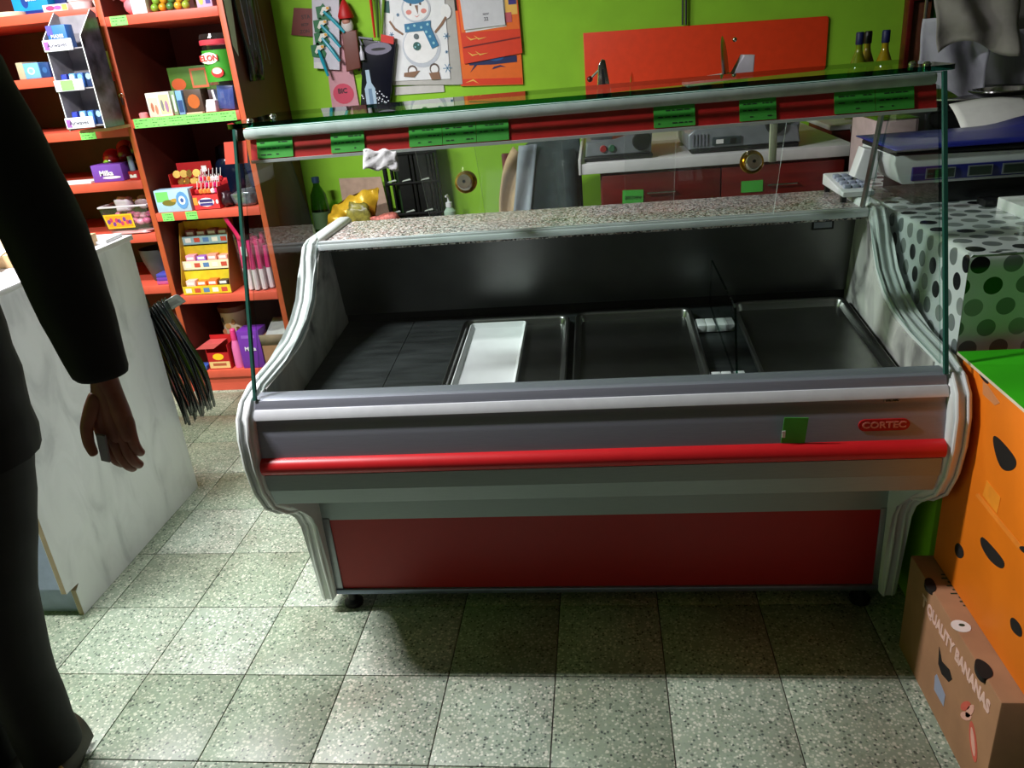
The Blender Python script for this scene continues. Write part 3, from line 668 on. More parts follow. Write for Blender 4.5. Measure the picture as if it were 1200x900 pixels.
price_tag(st, .536, 2.936, .872, .075, .040, 0, 0)
s1 = thing('meat_slicer', 'smaller grey meat slicer with red and green buttons at the left end', 'slicer', (.06, 3.15, .993))
MB().box(-.055, .19, 2.955, 3.33, .9935, 1.012, b=.006).obj('base', 'black', s1)
MB().prism([(-.050, 1.010), (.185, 1.010), (.190, 1.085), (.150, 1.092), (.095, 1.068), (.060, 1.060), (-.046, 1.064)], 'y', 2.965, 3.28, bev=.008).obj('motor_housing', mat('grey_cast_aluminium', (136, 142, 148), .38, .3), s1)
for x, c in ((.015, (150, 40, 44)), (.045, (50, 96, 70))): MB().lathe([(0, .0), (.0125, 0), (.0125, .006), (.010, .008), (0, .008)], (0, 0, 0), 16, T=Matrix.Translation((x, 2.965, 1.036)) @ FR).obj('push_button', K(*c), s1)
MB().lathe([(0, .0), (.033, 0), (.034, .008), (.030, .014), (0, .016)], (0, 0, 0), 24, T=Matrix.Translation((.152, 2.966, 1.055)) @ FR).obj('thickness_knob', 'black', s1)
MB().lathe([(0, -.004), (.10, -.004), (.11, 0), (.10, .004), (0, .004)], (0, 0, 0), 40, T=Matrix.Translation((.13, 3.14, 1.17)) @ Matrix.Rotation(math.pi/2, 4, 'Y') @ Matrix.Rotation(.1, 4, 'X')).obj('blade', 'chrome', s1)
MB().box(-.045, .12, 3.02, 3.26, 1.115, 1.127, b=.004).obj('carriage_table', 'steel', s1)
hx, hz = (0.0127, 1.2581)
MB().prism([(hx-.02, 1.12), (hx+.055, 1.12), (hx+.022, hz+.070), (hx+.010, hz+.075), (hx-.004, hz+.055)], 'y', 3.10, 3.125, bev=.003).obj('pusher_arm', 'chrome', s1)
MB().prism([(hx+.012, 1.15), (hx+.030, 1.15), (hx+.015, hz+.040), (hx+.006, hz+.040)], 'y', 3.095, 3.13).obj('arm_slot', 'black', s1)
MB().tube([(hx+.005, 3.11, hz+.045), (hx-.03, 3.11, hz+.015)], .004, 8).obj('handle_stem', 'chrome', s1)
MB().ball((hx-.036, 3.11, hz+.010), .011).obj('handle_ball', mat('dark_red_knob', (70, 16, 16), .3), s1)
MB().box(-.03, .05, 3.02, 3.05, 1.062, 1.117, b=.004).obj('carriage_post', 'steel', s1)
s2 = thing('meat_slicer', 'larger grey meat slicer with white switch plate on the right', 'slicer', (.50, 3.2, .993))
MB().box(.325, .700, 2.97, 3.40, .9935, 1.010, b=.006).obj('base', 'black', s2)
MB().prism([(.318, 1.008), (.705, 1.008), (.695, 1.070), (.60, 1.085), (.345, 1.082), (.315, 1.060)], 'y', 2.975, 3.36, bev=.008).obj('motor_housing', MC['grey_cast_aluminium'], s2)
q = MB().box(.400, .500, 2.968, 2.977, 1.018, 1.046, b=.002); q.box(.413, .438, 2.965, 2.969, 1.024, 1.038, m=1); q.box(.462, .480, 2.965, 2.969, 1.022, 1.040, m=2)
q.obj('switch_plate', ['charcoal', 'paper', 'black'], s2)
for k in range(5): MB().box(.330+k*.012, .336+k*.012, 2.970, 2.976, 1.020, 1.060).obj('cooling_rib', 'alu_d', s2)
MB().lathe([(0, .0), (.034, 0), (.035, .010), (.030, .016), (0, .018)], (0, 0, 0), 24, T=Matrix.Translation((.615, 2.975, 1.078)) @ FR).obj('thickness_knob', 'black', s2)
MB().prism([(.66, 1.03), (.70, 1.035), (.705, 1.09), (.67, 1.12), (.655, 1.10)], 'y', 2.99, 3.20, bev=.005).obj('gauge_plate_mount', MC['grey_cast_aluminium'], s2)
(bx_, bz_) = (0.4697, 1.2578)
MB().lathe([(0, -.004), (.118, -.004), (.128, 0), (.118, .004), (0, .004)], (0, 0, 0), 44, T=Matrix.Translation((bx_, 3.16, bz_-.012)) @ Matrix.Rotation(math.pi/2-.12, 4, 'Y') @ Matrix.Rotation(.22, 4, 'X')).obj('blade', 'steel', s2)
MB().prism([(bx_-.15, bz_-.025), (bx_+.02, bz_-.012), (bx_+.02, bz_-.028), (bx_-.15, bz_-.042)], 'y', 3.02, 3.24, bev=.003).obj('carriage_table', K(206, 200, 204), s2)
MB().prism([(bx_+.005, bz_-.03), (bx_+.085, bz_-.03), (bx_+.088, bz_+.045), (bx_+.05, bz_+.048), (bx_+.035, bz_+.02)], 'y', 3.08, 3.16, bev=.004).obj('blade_guard', K(196, 192, 202), s2)
MB().ball((bx_+.02, 3.10, bz_+.10), .008).obj('guard_knob', 'chrome', s2)
MB().box(bx_-.10, bx_-.06, 3.08, 3.14, 1.07, bz_-.03, b=.004).obj('carriage_post', 'steel', s2)
MB().box(bx_+.01, bx_+.07, 3.10, 3.16, 1.07, bz_-.02, b=.004).obj('blade_mount', MC['grey_cast_aluminium'], s2)
# red board on the wall, cord
def P_board(): return None
rb = MB().prism([(-.050, 1.10), (.998, 1.10), (.998, 1.398), (.990, 1.408), (-.050, 1.430)], 'y', 3.838, 3.8495, bev=.002).obj('splash_board', 'red_board')
tagit(rb, 'bright red panel fixed to the green wall behind the slicers', 'panel')
cb = MB()
for dx in (-.008, .006): cb.tube([(.392+dx, 3.832, CEIL-.002), (.394+dx, 3.833, 1.9), (.390+dx, 3.833, 1.425)], .0045, 8)
tagit(cb.obj('power_cable', 'black'), 'black cable pair running down the wall to the red panel', 'cable')
# oil bottles
ol = thing('wall_cupboard', 'low dark cupboard at the back wall under the oil bottles', 'cupboard', (1.1, 3.62, 0))
MB().box(.93, 1.27, 3.42, 3.80, 0, .985, b=.004).obj('cupboard_body', 'wood', ol)
MB().box(.92, 1.28, 3.41, 3.82, .985, 1.005, b=.003).obj('cupboard_top', 'wtop', ol)
oilg = mat('olive_oil', (150, 128, 12), .08, var=.02, spec=.8)
for k, (px_, y, lb) in enumerate(((1.062, 3.60, 'tall oil bottle with dark blue cap, leftmost of the three'), (1.112, 3.66, 'oil bottle with black cap standing behind between the other two'), (1.150, 3.56, 'oil bottle with blue ribbed cap, rightmost of the three'))):
    bt = thing('oil_bottle', lb, 'bottle', (px_, y, 1.005), 'oil bottles at the back wall')
    T = Matrix.Rotation(0, 4, 'Z')
    MB().lathe([(0, 0), (.036, 0), (.038, .01), (.038, .17), (.030, .215), (.015, .255), (.0125, .27), (.0125, .30), (0, .30)], (px_, y, 1.0055), 20).obj('bottle_glass', oilg if k != 0 else mat('green_oil', (110, 130, 14), .08, spec=.8), bt)
    MB().lathe([(.0145, .285), (.0155, .287), (.0155, .328), (.013, .332), (0, .332)], (px_, y, 1.0055), 16).obj('cap', K(22, 30, 84) if k != 1 else 'black', bt)

# ================================================================== marble counter, left
mc = thing('marble_counter', 'white marble laminate shop counter with notched toe corner', 'counter', (-1.85, 2.05, 0))
mc.rotation_euler = (0, 0, 0)
MB().prism([(1.70, .085), (1.70, .925), (2.41, .925), (2.41, 0), (1.775, 0), (1.775, .085)][0:0]+[(1.665, .10), (1.665, .928), (2.415, .928), (2.415, .0), (1.70, 0), (1.70, .085), (1.725, .10)], 'x', -1.545, -1.527, bev=.0015, mside=1).obj('side_board', ['marble', mat('beige_edge_band', (168, 150, 122), .6)], mc)
MB().box(-2.32, -1.545, 1.685, 1.703, .10, .928).obj('front_board', mat('bluish_marble_board', (150, 162, 190), .45, var=.05), mc)
MB().box(-2.32, -1.547, 1.715, 1.733, 0, .10).obj('toe_board', MC['bluish_marble_board'], mc)
MB().box(-2.32, -1.545, 2.39, 2.412, 0, .928).obj('back_board', 'marble', mc)
MB().box(-2.34, -2.32, 1.685, 2.41, 0, .928).obj('far_board', 'marble', mc)
MB().box(-2.35, -1.520, 1.655, 2.425, .928, .944, b=.002).obj('worktop', 'wtop', mc)
# on the counter
def flat(name, label, cat, pts, z, t, mt, group=None, deco=None):
    m = MB().prism(pts, 'z', z, z+t)
    if deco: m.prism(deco, 'z', z+t, z+t+.0008, 1)
    o = m.obj(name, mt); return tagit(o, label, cat, group)
CT = .944
flat('cardboard_tray', 'tan cardboard tray on the marble counter behind the magazine', 'tray', [(-1.95, 2.0), (-1.56, 2.06), (-1.56, 2.30), (-1.95, 2.28)], CT+.001, .035, [mat('tan_card', (206, 172, 128), .7)])
flat('magazine', 'white bordered picture card leaning in the tan tray on the counter', 'magazine', [(-1.98, 1.93), (-1.66, 1.98), (-1.72, 2.13), (-2.0, 2.12)], CT+.037, .003, ['paper', mat('beige_picture', (196, 160, 120), .5)], deco=[(-1.96, 1.95), (-1.69, 1.995), (-1.74, 2.11), (-1.98, 2.10)])
flat('leaflet', 'yellow and white leaflet at the front edge of the marble counter', 'leaflet', [(-1.90, 1.80), (-1.58, 1.90), (-1.62, 1.96), (-1.92, 1.92)], CT+.001, .002, ['paper', K(238, 184, 60)], deco=[(-1.86, 1.83), (-1.66, 1.89), (-1.68, 1.93), (-1.88, 1.90)])
tb = thing('storage_tub', 'frosted plastic tub on the counter at the left picture edge', 'tub', (-1.86, 2.36, CT))
MB().box(-2.02, -1.80, 2.28, 2.40, CT+.001, CT+.062, b=.012).obj('tub_body', K(196, 206, 216), tb)
MB().box(-2.03, -1.79, 2.27, 2.41, CT+.063, CT+.078, b=.005).obj('tub_lid', 'white', tb)
flat('plastic_sheet', 'folded white plastic at the far right end of the counter top', 'sheet', [(-1.66, 2.24), (-1.535, 2.30), (-1.54, 2.40), (-1.66, 2.40)], CT+.001, .010, ['white'])
# hanging bundle of black bags at the far corner
bgs = thing('bag_bundle', 'fanned bundle of thin black plastic bags hanging from the far counter corner', 'bag bundle', (-1.48, 2.44, .26))
random.seed(3)
for k in range(22):
    t = k/21
    xt, zt = -1.575+.10*t, .668+.055*t
    xb, zb_ = -1.535+.150*t, .245+.095*t+.02*math.sin(k*1.7)
    yy = 2.432+.035*(1-t)+.010*math.sin(k*2.1)
    def fn(u, v, xt=xt, zt=zt, xb=xb, zb_=zb_, yy=yy, k=k):
        x = xt+(xb-xt)*v**1.15+.02*math.sin(math.pi*v)*(.4+t); z = zt+(zb_-zt)*v
        return (x+.004*math.sin(v*9+k)+.002*u, yy-.030*u*(1-.3*v)+.004*math.sin(v*7+k*1.3), z+.004*math.sin(5*u+k))
    MB().grid(fn, 3, 10).obj('bag', 'bag' if k % 3 else mat('greenish_black_film', (30, 38, 34), .25, var=.2), bgs, solid=.0015, sm=80)
MB().grid(lambda u, v: (-1.600+.165*u+.01*v, 2.425+.05*v, .655+.075*u-.035*v+.012*math.sin(math.pi*v)), 8, 6).obj('bag_fold', mat('shiny_grey_film', (150, 154, 152), .2, .2), bgs, solid=.003, sm=80)
MB().tube([(-1.53, 2.43, .70), (-1.54, 2.415, .78), (-1.545, 2.43, .90)], .003, 6).obj('hanging_loop', 'black', bgs)

# ================================================================== sweets shelves
YF, YB = 3.32, 3.84
ru = thing('shelf_unit', 'right bay of red brown laminate sweets shelving with copper posts', 'shelving', (-1.70, 3.58, 0))
lu = thing('shelf_unit', 'left bay of red brown laminate sweets shelving behind the marble counter', 'shelving', (-2.45, 3.58, 0))
ZR = [1.647, 1.255, .860, .478, .108]; ZL = [1.686, 1.446, 1.226, 1.006, .773, .535, .108]
for u_, xa, xb, zs in ((ru, -1.948, -1.468, ZR), (lu, -2.90, -1.972, ZL)):
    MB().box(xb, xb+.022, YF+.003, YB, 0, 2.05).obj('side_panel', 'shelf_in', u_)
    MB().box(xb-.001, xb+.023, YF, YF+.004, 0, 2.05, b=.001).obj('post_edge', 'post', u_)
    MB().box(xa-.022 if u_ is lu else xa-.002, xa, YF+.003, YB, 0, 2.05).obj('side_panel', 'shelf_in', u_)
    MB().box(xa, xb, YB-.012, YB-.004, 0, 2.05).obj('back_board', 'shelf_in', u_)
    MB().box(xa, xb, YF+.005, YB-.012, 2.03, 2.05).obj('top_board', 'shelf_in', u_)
    for z in zs: MB().box(xa+.001, xb-.001, YF-.002, YB-.013, z-.036, z, b=.0015).obj('shelf_board', 'shelf', u_)
    MB().box(xa+.001, xb-.001, YF+.012, YF+.03, 0, .071).obj('base_board', 'shelf', u_)
def stag(u_, x0, x1, z, h=.034): 
    o = price_tag(u_, (x0+x1)/2, YF-.0022, z-.018, x1-x0, h); return o
M_['tag2'] = mat('pale_green_price_paper', (132, 222, 108), .7, var=.03)
_pt = price_tag
def ltag(u_, x0, x1, z, h=.035): return _pt(u_, (x0+x1)/2, YF-.0022, z-.018, x1-x0, h, m='tag2')
ltag(ru, -1.925, -1.853, ZR[0]); 
for k in range(6): ltag(ru, -1.937+k*.0755, -1.937+k*.0755+.0750, ZR[1], .038)
ltag(ru, -1.918, -1.865, ZR[2]); ltag(ru, -1.808, -1.755, ZR[2]); ltag(lu, -2.19, -2.12, ZL[2])

def carton(name, label, cat, x0, x1, y0, z0, h, col, d=.08, prints=(), txt=(), group=None, rot=0, r=.5, open_=False):
    """closed printed carton: prints = (dx, dz, w, h, colour[, 'e']) as fractions of the front face"""
    w = x1-x0; cx_ = (x0+x1)/2
    T = Matrix.Translation((cx_, y0+d/2, z0)) @ Matrix.Rotation(rot, 4, 'Z')
    mats_ = [K(*col, r=r)]; b = MB()
    if open_:
        for q in ((-w/2, w/2, -d/2, -d/2+.002, 0, h*.55), (-w/2, w/2, d/2-.002, d/2, 0, h), (-w/2, -w/2+.002, -d/2, d/2, 0, h*.8), (w/2-.002, w/2, -d/2, d/2, 0, h*.8), (-w/2, w/2, -d/2, d/2, 0, .002)): b.box(*q, T=T)
        hf = h*.55
    else: b.box(-w/2, w/2, -d/2, d/2, 0, h, b=.0015, T=T); hf = h
    def mi(c):
        k = K(*c)
        if k not in mats_: mats_.append(k)
        return mats_.index(k)
    for i, q in enumerate(prints):
        dx, dz, pw, ph, c = q[:5]; cxx = -w/2+dx*w; czz = dz*hf; y = -d/2
        if len(q) > 5: pts = [(cxx+pw*w/2*math.cos(t), czz+ph*hf/2*math.sin(t)) for t in [2*math.pi*k/12 for k in range(12)]]
        else: pts = [(cxx-pw*w/2, czz-ph*hf/2), (cxx+pw*w/2, czz-ph*hf/2), (cxx+pw*w/2, czz+ph*hf/2), (cxx-pw*w/2, czz+ph*hf/2)]
        b.prism(pts, 'y', y, y-.0006-.0003*i, mi(c), T=T)
    for body, dx, dz, size, c in txt:
        b.text(body, size, T @ face(-w/2+dx*w, -d/2-.003, dz*hf), mi(c), .0004, .03)
    return tagit(b.obj(name, mats_), label, cat, group)
E_ = 'e'
rd = random.Random(4)
# right bay, top shelf
ORD = ['first from left', 'second from left', 'third from left', 'fourth from left', 'fifth from left', 'sixth from left']
ROW = ['bottom', 'middle', 'top']
CN = ['olive green', 'amber', 'dark green', 'light orange', 'lime']
z = ZR[0]+.001
o = MB(); o.ball((-1.86, 3.40, z+.035), .035, 0, (1, 1, 1)); o.ball((-1.88, 3.385, z+.07), .022, 0); o.ball((-1.845, 3.385, z+.075), .02, 1)
tagit(o.obj('plush_toy', [K(214, 120, 130), K(190, 40, 60)]), 'small pink plush toy on the top shelf beside a white card', 'toy')
carton('box', 'white upright card box on the top shelf next to the pink toy', 'box', -1.838, -1.775, 3.345, z, .11, (232, 230, 232), .05, ((.5, .45, .8, .6, (214, 196, 214)),))
for k in range(15):
    r_ = .016; x = -1.748+(k % 5)*.033+.008*(k//5 % 2); y = 3.36+.006*(k//5); zz = z+.016+(k//5)*.026
    c = [(120, 160, 50), (196, 140, 30), (70, 120, 60), (214, 160, 50), (150, 170, 60)][k % 5 if k < 10 else (k*3) % 5]
    tagit(MB().ball((x, y, zz), r_).obj('candy_ball', K(*c, r=.3)), '%s ball sweet, %s, %s row of heap on top shelf' % (CN[[120, 196, 70, 214, 150].index(c[0])], ORD[k % 5], ROW[k//5]), 'sweet', 'heap of ball sweets on the top shelf')
carton('box', 'mauve and white sweets box on the top shelf, right of the ball sweets', 'box', -1.575, -1.51, 3.37, z, .055, (196, 170, 200), .06, ((.3, .5, .3, .6, (240, 190, 90), E_), (.75, .5, .3, .5, (70, 60, 150))))
carton('box', 'dark brown sweets bag behind the ball sweets on the top shelf', 'box', -1.60, -1.578, 3.40, z, .12, (92, 70, 30), .08)
# second shelf
z = ZR[1]+.001
tagit(MB().lathe([(0, 0), (.018, 0), (.019, .018), (.012, .022), (0, .022)], (-1.90, 3.345, z), 16).obj('candy_tin', K(232, 150, 150)), 'tiny pink round tin at the left end of the long green label shelf', 'tin')
carton('box', 'white cartoon printed box on the long green label shelf', 'box', -1.868, -1.765, 3.335, z, .095, (226, 222, 206), .07, ((.27, .42, .4, .75, (240, 200, 176)), (.74, .5, .42, .8, (220, 214, 150)), (.2, .4, .12, .4, (176, 110, 80), E_), (.36, .3, .12, .4, (190, 130, 100), E_), (.64, .45, .12, .5, (120, 120, 120), E_), (.82, .4, .14, .5, (160, 120, 150), E_)))
carton('box', 'slim green and white box right of the cartoon box', 'box', -1.760, -1.742, 3.34, z, .095, (120, 150, 110), .07, ((.5, .5, .5, .7, (210, 220, 200)),))
carton('box', 'slim light blue box between the green one and the brown one', 'box', -1.738, -1.712, 3.34, z, .095, (110, 160, 200), .07, ((.5, .35, .8, .5, (40, 70, 120)),))
carton('box', 'dark brown box with orange fruit picture, right of the blue box', 'box', -1.708, -1.632, 3.35, z, .095, (70, 50, 36), .07, ((.5, .5, .7, .6, (180, 90, 30), E_),))
carton('box', 'white base carton under the green and orange box at the back of the shelf', 'box', -1.86, -1.64, 3.55, z, .085, (60, 40, 40), .12)
carton('box', 'green and orange picture box lying high at the back of the shelf', 'box', -1.865, -1.64, 3.56, z+.086, .10, (78, 120, 40), .10, ((.18, .3, .3, .5, (200, 90, 40), E_), (.62, .5, .34, .8, (206, 110, 70)), (.62, .5, .26, .6, (110, 140, 70)), (.9, .5, .16, .7, (120, 60, 30))))
tagit(MB().prism([(-1.622, z), (-1.575, z), (-1.572, z+.045), (-1.61, z+.05), (-1.615, z+.025)], 'y', 3.335, 3.38, bev=.006).obj('paper_cup', 'paper'), 'small crumpled white cup at the foot of the big sweets jar', 'cup')
flat('sweet_bar', 'flat beige bar lying in front of the brown box', 'sweet', [(-1.70, 3.325), (-1.63, 3.325), (-1.63, 3.345), (-1.70, 3.345)], z, .006, [K(206, 180, 150)])
jr = thing('sweets_jar', 'tall clear sweets jar with green melon label and red lid ring', 'jar', (-1.541, 3.40, z))
MB().lathe([(0, 0), (.060, 0), (.064, .01), (.064, .20), (.060, .255), (.062, .262)], (-1.541, 3.40, z), 28).obj('jar_wall', 'clear', jr)
MB().lathe([(.0645, .115), (.0655, .115), (.0655, .235), (.0645, .235)], (-1.541, 3.40, z), 28).obj('jar_label', K(60, 150, 40), jr)
MB().lathe([(.066, .255), (.067, .258), (.067, .272), (.064, .274)], (-1.541, 3.40, z), 28).obj('lid_ring', K(206, 60, 76), jr)
MB().lathe([(.064, .274), (.066, .280), (.060, .296), (.03, .298), (0, .298)], (-1.541, 3.40, z), 28).obj('jar_lid', 'clear', jr)
l = MB(); 
def onjar(cx_, cz_, rx, rz, m, ofs=.0): l.prism([(-1.541+cx_+rx*math.cos(t), z+cz_+rz*math.sin(t)) for t in [2*math.pi*k/14 for k in range(14)]], 'y', 3.3425, 3.3335-ofs, m)
onjar(-.016, .205, .038, .022, 0); onjar(.008, .150, .026, .020, 3, 0); onjar(.008, .156, .020, .012, 0, .0006)
l.text('ELON', .030, face(-1.556, 3.3322, z+.205), 3, .0008, .03)
l.obj('label_print', [K(236, 240, 220), K(40, 90, 50), K(120, 200, 50), K(200, 40, 40)], jr)
MB().box(-1.572, -1.50, 3.365, 3.42, z+.006, z+.10, b=.004, T=Matrix.Translation((-1.541, 3.40, z)) @ Matrix.Rotation(.12, 4, 'Y') @ Matrix.Translation((1.535, -3.40, -z))).obj('blue_packet', K(50, 70, 140, r=.3), jr)
MB().box(-1.58, -1.57, 3.37, 3.40, z+.006, z+.09, T=Matrix.Translation((-1.541, 3.40, z)) @ Matrix.Rotation(-.1, 4, 'Y') @ Matrix.Translation((1.535, -3.40, -z))).obj('white_packet', 'paper', jr)
# third shelf
z = ZR[2]+.001
carton('box', 'light blue sweets box with green dragon picture at the shelf edge', 'box', -1.935, -1.778, 3.325, z, .095, (172, 206, 228), .06, ((.22, .7, .36, .45, (120, 210, 110)), (.38, .42, .4, .28, (120, 110, 40), E_), (.56, .52, .24, .16, (190, 150, 60), E_), (.78, .5, .34, .8, (96, 150, 206), E_), (.78, .5, .2, .4, (226, 238, 246), E_), (.78, .5, .1, .2, (60, 90, 160), E_)))
cb_ = carton('box', 'red open box of gold coins standing tilted behind the light blue box', 'box', -1.90, -1.735, 3.42, z+.0, .185, (196, 30, 36), .09, ((.1, .4, .12, .5, (226, 120, 110)),), open_=True)
for k in range(14):
    x = -1.875+(k % 5)*.031+.012*(k//5 % 2); zz = z+.075+(k//5)*.034
    o = MB().lathe([(0, 0), (.017, 0), (.018, .002), (.017, .004), (0, .004)], (0, 0, 0), 14, T=Matrix.Translation((x, 3.445+.004*(k % 3), zz)) @ Matrix.Rotation(1.2+.2*rd.random(), 4, 'X') @ Matrix.Rotation(rd.uniform(-.5, .5), 4, 'Y'))
    tagit(o.obj('chocolate_coin', mat('gold_foil', (226, 186, 96), .25, .8)), 'gold foil chocolate coin, %s in the %s row of the red box' % (ORD[k % 5], ROW[k//5]), 'sweet', 'gold coins in the red box')
flat('paper_slip', 'white paper slip standing in the red coin box', 'paper', [(-1.765, 3.47), (-1.742, 3.47), (-1.742, 3.473), (-1.765, 3.473)], z+.05, .12, ['paper'])
carton('box', 'red open lolly box with white oval print at the shelf edge', 'box', -1.765, -1.645, 3.325, z, .115, (220, 52, 56), .12, ((.5, .5, .62, .6, (240, 232, 236), E_), (.5, .6, .5, .2, (60, 50, 110)), (.5, .36, .5, .18, (70, 60, 130)), (.1, .6, .16, .5, (240, 150, 60)), (.92, .5, .1, .3, (240, 220, 226), E_)), open_=True)
for k in range(18):
    x = -1.745+(k % 6)*.018; zz = z+.075+(k//6)*.022; y = 3.345+.03*(k//6)
    c = [(226, 60, 60), (240, 130, 60), (206, 40, 110), (240, 220, 224), (190, 40, 50)][rd.randrange(5)]
    tagit(MB().ball((x, y, zz), .012, 0, (1, 1, 1.2), 1).tube([(x, y, zz), (x+.012, y-.004, zz+.045)], .0018, 5, 1).obj('lollipop', [K(*c, r=.25), 'paper']), 'wrapped lollipop, %s in the %s row of the red lolly box' % (ORD[k % 6], ['front', 'middle', 'back'][k//6]), 'lollipop', 'lollipops in the red box')
def sack(name, label, cat, c, sz, mt, seed=0, group=None, sub=2):
    r_ = random.Random(seed); b = MB(); b.ball((0, 0, 0), 1, 0, (1, 1, 1), 3)
    for v in b.bm.verts:
        n = v.co.normalized(); k = 1+.10*math.sin(n.x*5+seed)+.09*math.sin(n.z*6+n.y*4+seed*2)+r_.uniform(-.05, .05)
        q = Vector((abs(n.x)**.7*math.copysign(1, n.x), abs(n.y)**.7*math.copysign(1, n.y), abs(n.z)**.7*math.copysign(1, n.z)))
        v.co = Vector((q.x*sz[0]*k, q.y*sz[1]*k, max(-.93, q.z*k)*sz[2]))
        v.co += Vector((c[0], c[1], c[2]+.93*sz[2]))
    return tagit(b.obj(name, mt, sm=80), label, cat, group)
sack('plastic_bag', 'dark blue shiny bag at the back of the third shelf, left', 'bag', (-1.715, 3.66, z), (.07, .06, .12), K(20, 34, 60, r=.2), 2)
sack('plastic_bag', 'dark blue shiny bag at the back of the third shelf, beside the glass corner', 'bag', (-1.55, 3.62, z), (.06, .06, .15), K(24, 46, 90, r=.2), 5)
sack('sweets_pouch', 'grey and silver sweets pouch at the right end of the third shelf', 'pouch', (-1.545, 3.39, z), (.065, .05, .035), mat('silver_foil', (130, 132, 140), .25, .6), 7)
sack('sweets_pouch', 'black and red sweets pouch beside the red lolly box', 'pouch', (-1.625, 3.37, z), (.022, .035, .035), K(50, 26, 34, r=.3), 9)
# fourth shelf: yellow gum display and tub of marshmallow sticks
z = ZR[3]+.001
gd = thing('gum_display', 'yellow three tier gum display with small packs', 'display', (-1.80, 3.40, z))
xa, xb = -1.918, -1.690
yl = mat('yellow_card', (226, 200, 40), .5); yb_ = K(240, 214, 70)
for k in range(3):
    y0, z0 = 3.335+.05*k, z+.105*k
    f_ = MB().box(xa, xb, y0, y0+.002, z0, z0+.040); f_.box(xa, xb, y0, 3.50, z0, z0+.002)
    for q in range(5): f_.box(xa+.012+q*.043, xa+.040+q*.043, y0-.0008, y0, z0+.010, z0+.030, m=1+q % 3)
    f_.obj('tier', [yl if k == 0 else (K(236, 226, 190) if k == 1 else K(150, 186, 190)), K(236, 236, 220), K(200, 80, 60), K(90, 130, 180)], gd)
    MB().box(xa, xb, y0+.045, y0+.047, z0+.004, z0+.10).obj('riser', yl, gd)
MB().prism([(3.335, z), (3.50, z), (3.50, z+.31), (3.44, z+.31), (3.335, z+.05)], 'x', xb, xb+.002).obj('side_wall', K(150, 96, 40), gd)
MB().prism([(3.335, z), (3.50, z), (3.50, z+.31), (3.44, z+.31), (3.335, z+.05)], 'x', xa-.002, xa).obj('side_wall', K(190, 150, 40), gd)
for k in range(3):
    cols = [[(236, 190, 180), (236, 120, 40), (240, 110, 40), (70, 50, 40)], [(236, 150, 170), (150, 90, 190), (236, 150, 130), (236, 160, 140)], [(150, 90, 90), (170, 100, 100), (150, 90, 100), (176, 100, 110)]][k]
    for q in range(4):
        x = xa+.018+q*.052; y0, z0 = 3.340+.05*k, z+.105*k+.003
        b = MB().box(x, x+.044, y0, y0+.038, z0, z0+.062-.006*(q % 2), b=.002); b.box(x+.006, x+.038, y0-.0006, y0, z0+.042, z0+.054, m=1)
        tagit(b.obj('gum_pack', [K(*cols[q]), 'paper']), ('small %s gum pack on the %s tier of the yellow display' % ([['pink and white', 'orange', 'bright orange', 'brown'], ['pink', 'purple', 'salmon', 'peach'], ['leftmost dull red', 'second dull red', 'third dull red', 'rightmost dull red']][k][q], ['lowest', 'middle', 'top'][k])), 'gum pack', 'gum packs in the yellow display')
tb = thing('sweets_tub', 'clear tub of pink and white marshmallow sticks', 'tub', (-1.565, 3.42, z))
MB().lathe([(0, 0), (.082, 0), (.088, .008), (.092, .26), (.094, .262)], (-1.565, 3.42, z), 32).obj('tub_wall', 'clear', tb)
for ring, n_, r_ in ((0, 13, .070), (1, 7, .040), (2, 1, 0)):
    for k in range(n_):
        a = 2*math.pi*k/max(1, n_)+.3; x, y = -1.565+r_*math.cos(a), 3.42+r_*math.sin(a); h_ = rd.uniform(.19, .25)
        b = MB().tube([(x, y, z+.006), (x, y, z+.10)], .012, 8, 0).tube([(x, y, z+.10), (x+.004, y, z+h_)], [.0125, .0105], 8, 1)
        tagit(b.obj('marshmallow_stick', [K(232, 214, 220), K(206, 40, 110)]), 'pink topped white marshmallow stick %s of the clear tub' % (['in the outer ring', 'in the inner ring', 'at the centre'][ring]), 'sweet', 'marshmallow sticks in the tub')
MB().prism([(-1.60, z+.17), (-1.575, z+.165), (-1.572, z+.20), (-1.598, z+.21)], 'y', 3.3275, 3.3265).obj('tub_tag', 'paper', tb)
rb_ = MB().grid(lambda u, v: (-1.655+.02*u+.05*(1-v), 3.335+.004*math.sin(v*6), z+.235+.12*v), 3, 8)
tagit(rb_.obj('ribbon', K(200, 24, 84), solid=.0015), 'crimson ribbon sticking up at the left of the marshmallow tub', 'ribbon')
# bottom shelf
z = ZR[4]+.001
tagit(MB().box(-1.945, -1.895, 3.325, 3.38, z, z+.022, b=.003, T=None).obj('packet', K(60, 90, 170)), 'flat blue packet at the left end of the bottom shelf', 'packet')
bk = thing('patterned_bucket', 'cream bucket with animal print behind the red box on the bottom shelf', 'bucket', (-1.80, 3.52, z))
MB().lathe([(0, 0), (.050, 0), (.062, .25), (.064, .252), (.06, .252), (.05, .01), (0, .01)], (-1.80, 3.52, z), 28).obj('bucket_wall', K(222, 206, 176), bk)
MB().lathe([(.062, .235), (.067, .237), (.067, .262), (0, .268)], (-1.80, 3.52, z), 28).obj('bucket_lid', K(110, 64, 36), bk)
for k, (dx, dz, c) in enumerate(((-.03, .20, (50, 44, 56)), (.015, .19, (196, 140, 100)), (.0, .13, (180, 130, 60)), (-.035, .14, (206, 130, 90)), (.03, .15, (120, 80, 50)), (-.01, .17, (200, 150, 90)))):
    MB().ell(-1.80+dx, z+dz, .014, .014, 3.52-math.sqrt(max(.0, .058**2-dx**2))+.001, 0, .003, 10).obj('printed_spot', K(*c), bk)
